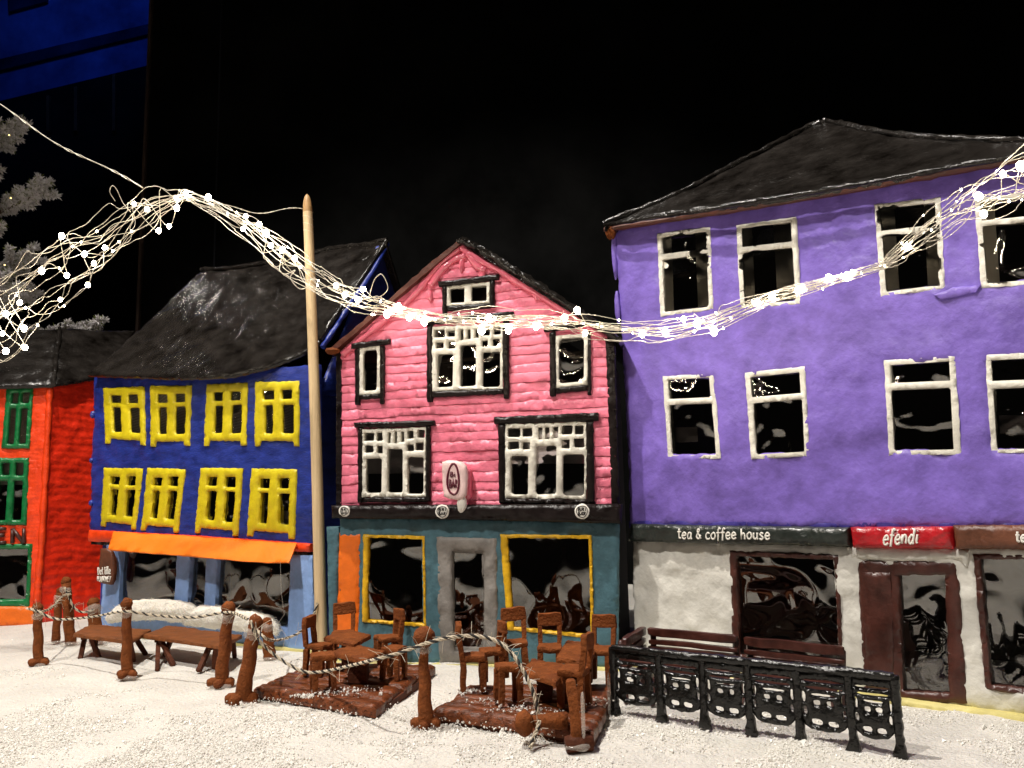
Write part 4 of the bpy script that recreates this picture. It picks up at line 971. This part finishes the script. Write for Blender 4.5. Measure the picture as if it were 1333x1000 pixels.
# ================================================================== decks, tables, chairs
def deck(q, n, label, zt=.95):
    TP = Plane((0, 0, zt), (1, 0, 0), (0, 1, 0)); L = TP.loop(q)      # left, front, right, back
    c = np.mean(L, 0); o = thing('wooden_deck', label, 'deck', (c[0], c[1], 0), 'dark plank decks')
    A, Fr, R, B = [np.array(k) for k in L]
    for i in range(n):
        t0, t1 = i / n + .006, (i + 1) / n - .006; j0, j1 = rng.uniform(-.02, .02), rng.uniform(-.02, .02)
        a = A * (1 - t0) + B * t0; b = Fr * (1 - t0) + R * t0; c2 = Fr * (1 - t1) + R * t1; d = A * (1 - t1) + B * t1
        lp = [tuple(a + (a - b) * j0), tuple(b + (b - a) * j1), tuple(c2 + (c2 - d) * j1), tuple(d + (d - c2) * j0)]
        sheet('plank', TP, [lp], 'deckwood', o, w=rng.uniform(-.06, .03), thick=.8, step=.36, edge=.34, bump=.06, jit=.05)
    e = [tuple(A + (B - A) * .03), tuple(Fr + (R - Fr) * .03), tuple(R), tuple(B)]
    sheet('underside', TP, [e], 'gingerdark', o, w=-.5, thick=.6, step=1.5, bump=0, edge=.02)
deck([(332, 893), (487, 919), (566, 864), (408, 862)], 7, 'left dark brown plank deck with a cafe set in front of the pink house')
deck([(564, 921), (772, 950), (800, 890), (610, 890)], 6, 'right dark brown plank deck with tables and chairs')

def cafe_table(top_px, zt, label, ped=1.0, zb=.95):
    TP = Plane((0, 0, zt), (1, 0, 0), (0, 1, 0)); L = TP.loop(top_px); c = np.mean(L, 0)
    o = thing('cafe_table', label, 'table', (c[0], c[1], zb), 'small brown cafe tables')
    sheet('table_top', TP, [L], 'ginger', o, w=0, thick=.42, step=.3, edge=.14, bump=.05, jit=.04)
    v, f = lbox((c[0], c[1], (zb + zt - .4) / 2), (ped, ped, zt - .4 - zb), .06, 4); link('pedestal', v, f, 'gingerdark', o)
cafe_table([(446, 819), (483, 825), (461, 837), (421, 828)], 3.6, 'small square brown table at the back of the left deck', .9)
cafe_table([(459, 837), (501, 846), (475, 859), (432, 847)], 3.3, 'small square brown table at the front of the left deck', 1.5)
cafe_table([(738, 832), (780, 838), (767, 859), (724, 855)], 3.4, 'small brown table at the back right of the right deck', 1.2)
cafe_table([(692, 856), (740, 865), (724, 886), (679, 872)], 3.1, 'small brown table at the front of the right deck', 1.1)

def make_chair(back=True, wd=1.75, sh=2.2, hh=4.4, thin=False):
    o = bpy.data.objects.new('cafe_chair' if back else 'stool', None); COL.objects.link(o)
    P = lambda nm, vf: link(nm, vf[0], vf[1], 'ginger', o, local=True)
    P('seat', lbox((0, 0, sh), (wd, wd, .42), .06, 4))
    for sx in (-1, 1):
        for sy in (-1, 1):
            P('leg', bar((sx * wd * .40, sy * wd * .40, 0), (sx * wd * .38, sy * wd * .38, sh - .15), .42, .42, .06))
    if back:
        for sx in (-1, 1): P('back_post', bar((sx * wd * .40, wd * .43, sh), (sx * wd * .42, wd * .56, hh - .35), .36, .34, .05))
        P('back_rail', lbox((0, wd * .56, hh - .35), (wd * 1.08, .42, .95), .08, 4))
    return o
def place(proto, first, px, rz, label, z, sc_=1.0):
    o = proto if first else copy_tree(proto)
    g = ground(px[0], px[1], z); o.location = Vector((g.x, g.y, z)) * S; o.rotation_euler = (rng.uniform(-.04, .04), rng.uniform(-.04, .04), rz); o.scale = (sc_,) * 3
    tag(o, label, 'chair' if len(list(proto.children)) > 6 else 'stool', 'brown dough cafe chairs')
ch = make_chair(); st = make_chair(False, 1.75, 2.5)
R_ = math.radians
DZ = .95
for i, (px, rz, lb, s) in enumerate((
    ((413, 878), R_(75), 'chair at the left end of the left deck, in front of the pole', 1.0),
    ((447, 862), R_(8), 'chair in front of the orange panel behind the back table', 1.08),
    ((508, 866), R_(-62), 'chair on the right side of the left deck facing the tables', 1.0),
    ((616, 898), R_(95), 'chair at the left edge of the right deck with its back to the post', 1.05),
    ((640, 885), R_(-75), 'chair behind the frayed rope, in front of the grey door', .95),
    ((672, 880), R_(2), 'chair with its back to the teal wall left of the right shop window', 1.12),
    ((716, 884), R_(-3), 'chair facing forward below the middle of the right shop window', 1.05),
    ((783, 888), R_(-20), 'chair at the back right corner beside the black railing', 1.05),
    ((748, 920), R_(-112), 'chair at the front right of the right deck behind the broken post', 1.05))):
    place(ch, i == 0, px, rz, lb, DZ, s)
for i, (px, rz, lb, s) in enumerate((
    ((421, 899), R_(20), 'backless stool at the front left of the left deck', .98),
    ((512, 884), R_(-20), 'backless stool at the front right of the left deck', .9),
    ((662, 916), R_(15), 'backless stool under the frayed rope on the right deck', .95),
    ((496, 856), R_(10), 'small stool at the back of the left deck by the shop window', .7))):
    place(st, i == 0, px, rz, lb, DZ, s)

# ================================================================== black railing and brown benches
FN = facade((799, 931), (1172, 987))
ft = [799, 860, 917, 977, 1041.5, 1111, 1172]; fyv = [931, 944, 952, 959, 967, 979, 987]
fu = [FN.px(x, y)[0] for x, y in zip(ft, fyv)]
ra = thing('black_railing', 'black cast iron style railing with six lattice panels in the right foreground', 'railing', FN.pt(fu[3], 0))
HT = [FN.px(797 + (x - 799) * (1166 - 797) / (1172 - 799), 843 + (x - 799) * .1015)[1] for x in ft]
for i, u in enumerate(fu):
    h = HT[i]
    sheet('post', FN, [[(u - .22, h), (u - .22, .7), (u - .40, .0), (u + .40, .0), (u + .24, .7), (u + .22, h)]], 'iron', ra, w=.12, thick=.5, step=.22, edge=.14, bump=.06, jit=.05)
for i in range(6):
    a, b = fu[i] + .15, fu[i + 1] - .15; k = (HT[i] + HT[i + 1]) / 2 / 4.5
    g = lambda s, h: (a + (b - a) * s, h * k + (HT[i + 1] - HT[i]) * (s - .5))
    outl = [g(0, 4.25), g(0, 1.45), g(.08, 1.12), g(.2, .92), g(.5, .82), g(.8, .9), g(.92, 1.1), g(1, 1.4), g(1, 4.25)]
    hol = [(.06, .94, 3.62, 3.80), (.10, .90, 3.22, 3.40), (.03, .12, 2.45, 3.08), (.88, .97, 2.45, 3.08), (.04, .12, 1.72, 2.2), (.88, .96, 1.72, 2.2), (.28, .44, 2.3, 2.62), (.56, .72, 2.3, 2.62), (.22, .45, 1.16, 1.52), (.55, .78, 1.14, 1.48), (.25, .75, 2.84, 2.98)]
    hl = []
    for (s0, s1, h0, h1) in hol:
        d = [rng.uniform(-.02, .02) for _ in range(4)]
        hl.append([g(s, h) for s, h in rrect(s0 + d[0], s1 + d[1], h0 + d[2], h1 + d[3], 12, 3.2)][::1])
    sheet('lattice_panel', FN, [outl] + hl, 'iron', ra, w=.0, thick=.28, step=.2, edge=.10, bump=.06, jit=.03, hjit=.015)
c_ = spline([FN.pt(u, HT[i] - .05, -.1) for i, u in enumerate(fu)], 8)
v, f = tube(c_, [.24 + .06 * rng.random() for _ in c_], 8, jit=.12); link('top_rail', v, f, 'iron', ra)
v, f = blob(FN.pt(fu[0] - .25, 1.2, .1), (.12, .15, 1.5), .2); link('glue', v, f, 'glue', ra, angle=180)

def bench(a, b, label, H=4.4, seat=2.0, flip=1, lat=False):
    PL = facade(a, b); W = (ground(*b) - ground(*a)).length
    o = thing('bench', label, 'bench', PL.pt(W / 2, 0, 0), 'brown benches behind the black railing')
    for u in (.25, W - .25):
        v, f = bar(PL.pt(u, 0, 0), PL.pt(u, H - .2, -.25), .5, .4, .05); link('back_post', v, f, 'brownframe', o)
        v, f = bar(PL.pt(u, 0, 1.9 * flip), PL.pt(u, seat, 1.9 * flip), .4, .4, .05); link('leg', v, f, 'brownframe', o)
        v, f = bar(PL.pt(u, seat + .9, 0), PL.pt(u, seat + .8, 2.0 * flip), .35, .35, .05); link('armrest', v, f, 'brownframe', o)
    for z, hh in ((H - .3, .62), (H - 1.0, .36), (H - 1.5, .36), (H - 2.0, .3)):
        v, f = bar(PL.pt(.0, z, .08), PL.pt(W, z, .08), .45, hh, .06, 6); link('back_slat', v, f, 'brownframe', o)
    if lat:
        for k in range(4):
            v, f = bar(PL.pt(.3 + (W - .6) * (k + .5) / 4, H - 2, 0), PL.pt(.3 + (W - .6) * (k + .5) / 4, H - .3, -.1), .3, .3, .04); link('spindle', v, f, 'brownframe', o)
    for k in range(3):
        ww = (.55 + .55 * k) * flip
        v, f = bar(PL.pt(.1, seat, ww), PL.pt(W - .1, seat, ww), .24, .48, .04, 5); link('seat_slat', v, f, 'brownframe', o)
bench((848, 897), (965, 913), 'brown slatted bench under the left part of the shop window', 4.55)
bench((974, 913), (1105, 932), 'brown slatted bench under the right part of the shop window', 4.45)
bench((814, 918), (840, 896), 'brown bench seen end-on at the left end of the railing', 4.6, lat=True)

# ================================================================== flocked fir at the left
tr = at_depth(-95, 700, 122); tr.z = 0
tree = thing('fir_tree', 'snow flocked fir tree reaching in at the left edge', 'tree', tr)
v, f = tube([tr + Vector((0, 0, z)) for z in np.linspace(0, 105, 14)], [2.6 - 2.2 * i / 13 for i in range(14)], 10, jit=.1); link('trunk', v, f, 'bark', tree)
def needles(parent, P0, P1, seed, spread=3.2):
    rs = np.random.RandomState(seed); d = (P1 - P0); L = d.length; d.normalize(); side = d.cross(Vector((0, 0, 1))).normalized(); upv = side.cross(d)
    tw = []; 
    for k in range(16):
        s = .25 + .75 * k / 15; sg = 1 if k % 2 else -1
        b = P0 + d * L * s; e = b + (d * rs.uniform(.6, 1.1) + side * sg * rs.uniform(.4, 1.0) + upv * rs.uniform(-.35, .55)) * spread * (1.25 - s * .55)
        tw.append((b, e))
    tw.append((P0 + d * L * .25, P1)); tw.append((P0 + d * L * .6, P1 + d * 1.5 + upv))
    tubes = [tube([P0, P0 + d * L * .5 - upv * .4, P1], [.5, .34, .16], 7)] + [tube([b, e], [.16, .08], 5) for b, e in tw]
    v, f = merge(tubes); br = link('branch', v, f, 'bark', parent)
    for mat, cnt, ln, wd, nm in (('flock', 260, .85, .15, 'flocked_needles'), ('needle', 55, .95, .07, 'green_needles')):
        V = []; Fc = []
        for b, e in tw:
            ax = (e - b); al = ax.length
            for _ in range(int(cnt * al / 3)):
                s = rs.uniform(.0, 1.05); p = b + ax * s
                r = Vector(rs.normal(size=3)).normalized(); dirn = (r + ax.normalized() * .55).normalized()
                l = ln * rs.uniform(.6, 1.25); x, y, _ = frame_of(dirn); w_ = wd * rs.uniform(.6, 1.3); q = len(V)
                a0 = rs.uniform(0, 6)
                for j in range(3):
                    a = a0 + j * 2.094; V.append(tuple(p + (x * math.cos(a) + y * math.sin(a)) * w_ * .35))
                for j in range(3):
                    a = a0 + j * 2.094; V.append(tuple(p + dirn * l * .6 + (x * math.cos(a) + y * math.sin(a)) * w_ * .75))
                V.append(tuple(p + dirn * l))
                for j in range(3):
                    k2 = (j + 1) % 3; Fc += [[q + j, q + k2, q + 3 + k2, q + 3 + j], [q + 3 + j, q + 3 + k2, q + 6]]
        tag(link(nm, np.array(V), Fc, mat, br, smooth=False), None, kind='stuff')
for i, (px, py, yd, sp) in enumerate(((18, 168, 119, 3.0), (54, 250, 117, 3.4), (36, 335, 118, 3.2), (28, 385, 120, 3.0), (120, 428, 124, 2.4), (60, 440, 123, 3.0), (-20, 215, 116, 3.0), (-15, 290, 115, 3.2), (2, 370, 113, 3.0))):
    e = at_depth(px, py, yd); b = tr.copy(); b.z = e.z - 3 - i % 3
    needles(tree, b, e, 40 + i, sp)
for (x, y, yd) in ((14, 258, 114.5), (6, 345, 114), (12, 176, 116.5)):
    v, f = blob(at_depth(x, y, yd), .10, .05, 8, 6); link('bulb', v, f, 'treebulb', tree)

# ================================================================== fairy lights
PATH = [(-240, 560, 50, 78), (-60, 455, 50, 79), (-10, 430, 46, 80), (50, 372, 46, 80), (100, 332, 46, 79.5), (150, 296, 38, 79), (200, 266, 24, 78), (240, 254, 10, 77), (280, 271, 13, 76), (330, 302, 21, 74.5), (380, 340, 24, 72.5), (430, 374, 19, 70.5), (480, 395, 17, 68.5), (520, 405, 9, 67), (570, 414, 9, 65.5), (640, 418, 17, 63.5), (740, 421, 17, 62.5), (800, 430, 15, 62), (860, 432, 14, 60.5), (930, 418, 13, 58), (1000, 389, 11, 55.5), (1050, 375, 7, 53.5), (1100, 361, 6, 51.5), (1150, 345, 8, 49.5), (1200, 312, 20, 47.5), (1260, 268, 26, 45.5), (1333, 232, 36, 43), (1420, 200, 40, 40.5), (1620, 130, 40, 37)]
PA = np.array(PATH, float); sl = np.concatenate([[0], np.cumsum(np.hypot(np.diff(PA[:, 0]), np.diff(PA[:, 1])))])
def bundle(s): return [np.interp(s, sl, PA[:, k]) for k in range(4)]
def s_of(x, y):
    t = np.linspace(0, sl[-1], 1500); b = bundle(t); i = int(np.argmin(np.hypot(b[0] - x, b[1] - y))); return t[i]
BULBS = [(174, 266), (191, 273), (230, 258), (241, 252), (231, 271), (206, 301), (220, 295), (271, 257), (80, 308), (136, 323), (110, 331), (122, 343), (54, 354), (87, 359), (115, 371), (79, 390), (26, 394), (8, 409), (31, 428), (3, 435), (10, 456), (32, 453),
         (320, 282), (337, 292), (316, 298), (353, 320), (368, 326), (383, 336), (437, 372), (449, 384), (466, 391), (473, 377), (518, 400), (504, 409), (533, 414), (553, 420), (346, 304), (636, 414), (627, 431), (662, 430), (697, 426), (751, 404), (735, 414), (762, 434),
         (890, 416), (908, 422), (929, 432), (867, 433), (836, 436), (1006, 386.5), (1037, 379), (987, 395), (1079, 362), (1104, 360), (1182, 322), (1280, 279), (1305, 227), (1274, 256), (1330, 216)]
NS = 15
bl = [[] for _ in range(NS)]
for i, (x, y) in enumerate(sorted(BULBS)): bl[i % NS].append((x, y))
_s = np.linspace(0, sl[-1], 3)
def strand_point(k, s, off, dz):
    x, y, sp, yd = bundle(s); a = bundle(min(s + 3, sl[-1])); b = bundle(max(s - 3, 0)); tx, ty = a[0] - b[0], a[1] - b[1]; L = math.hypot(tx, ty) + 1e-6
    return at_depth(x - ty / L * off, y + tx / L * off, yd + dz)
for k in range(NS):
    ctrl = []
    bs = []
    for (x, y) in bl[k]:
        s = s_of(x, y); c = bundle(s); a = bundle(min(s + 3, sl[-1])); b = bundle(max(s - 3, 0)); tx, ty = a[0] - b[0], a[1] - b[1]; L = math.hypot(tx, ty)
        bs.append((s, ((x - c[0]) * -ty + (y - c[1]) * tx) / L))
    s = 0.0; base = (k / (NS - 1) * 2 - 1) * .8
    while s < sl[-1]:
        sp = bundle(s)[2]
        mix = .75 * base + .75 * float(vn(s / 90, k * 3.7, 12)) + .22 * float(vn(s / 30, k * 9.1, 15))
        loose = .55
        ss = s + loose * 15 * float(vn(s / 17, k * 5.5, 19))
        ctrl.append((s, max(0, min(sl[-1], ss)), sp * max(-1.15, min(1.15, mix)), float(vn(s / 40, k * 2.2, 23)) * sp * .045))
        s += 11
    for (sb, ob) in bs:
        ctrl = [c for c in ctrl if abs(c[0] - sb) > 9] + [(sb, sb, ob, -.15)]
    ctrl.sort()
    P = spline([strand_point(k, c[1], c[2], c[3]) for c in ctrl], 5)
    P = [p + Vector((rng.uniform(-.02, .02), rng.uniform(-.02, .02), rng.uniform(-.02, .02))) for p in P]
    o = thing('fairy_light_string', 'one wire of the tangled bundle of warm white fairy lights draped across the houses', 'fairy lights', (P[0].x, P[0].y, P[0].z), 'tangled fairy light wires')
    v, f = tube(P, [.031 * (.3 + .7 * p.y / 80) for p in P], 5); link('wire', v, f, 'wire', o, angle=180)
    for (sb, ob) in bs:
        p = strand_point(k, sb, ob, -.15)
        q = rng.uniform(.7, 1.15) * (p.y / 80) ** .3; v, f = blob(p + Vector((0, 0, .02)), (.25 * q, .22 * q, .30 * q), .15, 16, 10); link('bulb', v, f, 'bulb', o, angle=180)
    for _ in range(7):
        p = P[rng.randrange(20, len(P) - 5)]; q = rng.uniform(.06, .10) * p.y / 80
        v, f = blob(p, (q, q, q * 1.2), .1, 8, 6); link('bulb', v, f, 'bulb', o, angle=180)
    tiny = []
    for q in range(0, len(P), 23):
        tiny.append(blob(P[q], .07 * P[q].y / 80, .1, 6, 4))
    v, f = merge(tiny); tag(link('solder_bead', v, f, 'wire', o), None, kind='stuff')
# loose loops of wire
for pts, lb in (([(480, 388, 68), (487, 365, 67.6), (496, 357, 67.4), (503, 367, 67.4), (504, 378, 67.6), (492, 388, 68), (478, 394, 68.5)], 'single loop of wire standing up left of the pink gable'),
                ([(150, 262, 79), (143, 250, 78.6), (146, 242, 78.4), (152, 247, 78.6), (160, 264, 79), (170, 276, 79)], 'narrow upright wire loop above the left bundle'),
                ([(366, 338, 72.6), (364, 352, 72.2), (372, 357, 72.2), (384, 352, 72.2), (378, 362, 72), (390, 376, 71.8), (402, 372, 71.8), (404, 362, 71.6)], 'wire loops drooping beside the wooden pole')):
    v, f = tube(spline([at_depth(*p) for p in pts], 8), .04, 5)
    tag(link('wire_loop', v, f, 'wire', None, angle=180), lb, 'wire')
def twisted(a, b, label, r=.05, n=60, amp=.10):
    A, B = at_depth(*a), at_depth(*b)
    o = thing('lead_wire', label, 'wire', (A.x, A.y, A.z))
    for ph_ in (0, math.pi):
        P = []
        for i in range(n + 1):
            t = i / n; p = A.lerp(B, t); w_ = amp * (.55 + .45 * math.sin(t * 23)); P.append(p + Vector((0, math.cos(t * 50 + ph_) * w_, math.sin(t * 50 + ph_) * w_ + .25 * math.sin(t * 9) - 1.0 * math.sin(t * math.pi) * .4)))
        v, f = tube(P, r, 5); link('strand', v, f, 'wire', o, angle=180)
twisted((-40, 112, 84), (186, 246, 78), 'thin twisted wire running up to the left from the bundle')
twisted((272, 266, 76.5), (394, 273, pb.y - .6), 'thin wire tying the bundle to the pole tip', .022, 40, .05)
v, f = tube([at_depth(365, 732, 80), at_depth(366, 770, 79.8), at_depth(370, 800, 79.5), at_depth(362, 812, 79.2)], .02, 4)
tag(link('glue_thread', v, f, 'glue', None), 'thin glue thread hanging from the orange awning corner', 'glue thread')

# ================================================================== loose sugar crystals
rs = np.random.RandomState(5)
N0 = 190000
px = rs.uniform(-60, 1400, N0); py = 1130 - 330 * rs.rand(N0) ** .8
T = np.stack([px, py], 1)
D = np.array([ _R[i] * (px - 666.5) + _UP[i] * (500 - py) + _F[i] * FPX for i in range(3)]).T
keep = D[:, 2] < -40; D = D[keep]; t = -CAM_H / D[:, 2]; X = D[:, 0] * t; Y = D[:, 1] * t
def front_ok(X, Y):
    ok = np.ones(len(X), bool)
    for pl, u0, u1 in ((BLUE, -2, 40), (PINK, -2, 27), (PURP, -2, 60), (REDF, -80, 10)):
        q = np.stack([X, Y, 0 * X], 1) - np.array(pl.O); u = q @ np.array(pl.U); w_ = q @ np.array(pl.N)
        ok &= ~((u > u0) & (u < u1) & (w_ < 1.0))
    return ok & (Y < 100) & (Y > 34)
dens = np.clip(.35 + .8 * np.clip(fbm(X * .30, Y * .36, 33, 3), -.4, 1) * np.clip((63 - Y) / 10, 0, 1) + .9 * fbm(X * .12, Y * .12, 51, 3) + .5 * fbm(X * .6, Y * .6, 71, 2) + np.clip((60 - Y) / 22, -.55, .5), 0, 1)
k = front_ok(X, Y) & (rs.rand(len(X)) < dens)
X, Y = X[k], Y[k]
Z = gheight(X, Y)
# crumbs lying against deck edges and on the planks
ex = []
for (x, y, z, sxy, n) in ((398, 908, .95, .5, 60), (430, 905, .95, 1.2, 90), (462, 900, .95, 1.0, 60), (370, 912, .2, 1.6, 120), (440, 926, .2, 2.0, 140), (610, 902, .95, .7, 80), (640, 915, .95, .8, 60), (670, 925, .95, .8, 90), (590, 934, .2, 1.6, 130), (650, 944, .2, 1.8, 170), (770, 915, 1.0, .8, 90), (720, 955, .2, 1.2, 120), (700, 930, .95, .8, 70), (554, 952, .1, .8, 60), (315, 920, .1, .7, 40)):
    g = ground(x, y, z); a = rs.normal(size=(n, 3)) * [sxy, sxy * .5, .10]; ex.append(np.stack([g.x + a[:, 0], g.y + a[:, 1], z + .05 + np.abs(a[:, 2])], 1))
ex = np.concatenate(ex)
C = np.concatenate([np.stack([X, Y, Z + .03], 1), ex]); n = len(C)
octa = np.array([(1, 0, 0), (-1, 0, 0), (0, 1, 0), (0, -1, 0), (0, 0, 1), (0, 0, -1)], float)
of = np.array([(0, 2, 4), (2, 1, 4), (1, 3, 4), (3, 0, 4), (2, 0, 5), (1, 2, 5), (3, 1, 5), (0, 3, 5)])
size = (rs.gamma(2.2, .017, n) + .022) * np.where(rs.rand(n) < .10, 1.6, .92)
V = octa[None] * (size[:, None, None] * rs.uniform(.6, 1.3, (n, 6, 1)))
q = rs.normal(size=(n, 4)); q /= np.linalg.norm(q, axis=1)[:, None]; w_, x_, y_, z_ = q.T
Rm = np.stack([np.stack([1 - 2 * (y_ ** 2 + z_ ** 2), 2 * (x_ * y_ - z_ * w_), 2 * (x_ * z_ + y_ * w_)], -1), np.stack([2 * (x_ * y_ + z_ * w_), 1 - 2 * (x_ ** 2 + z_ ** 2), 2 * (y_ * z_ - x_ * w_)], -1), np.stack([2 * (x_ * z_ - y_ * w_), 2 * (y_ * z_ + x_ * w_), 1 - 2 * (x_ ** 2 + y_ ** 2)], -1)], 1)
V = np.einsum('nij,nkj->nki', Rm, V) + C[:, None, :]
Fc = (of[None] + (np.arange(n) * 6)[:, None, None]).reshape(-1, 3)
tag(link('snow_crystals', V.reshape(-1, 3), Fc, 'crystal', None, smooth=False, loc=(0, 60, 0)), 'loose glittering crystals of artificial snow scattered over the ground', 'snow', kind='stuff')
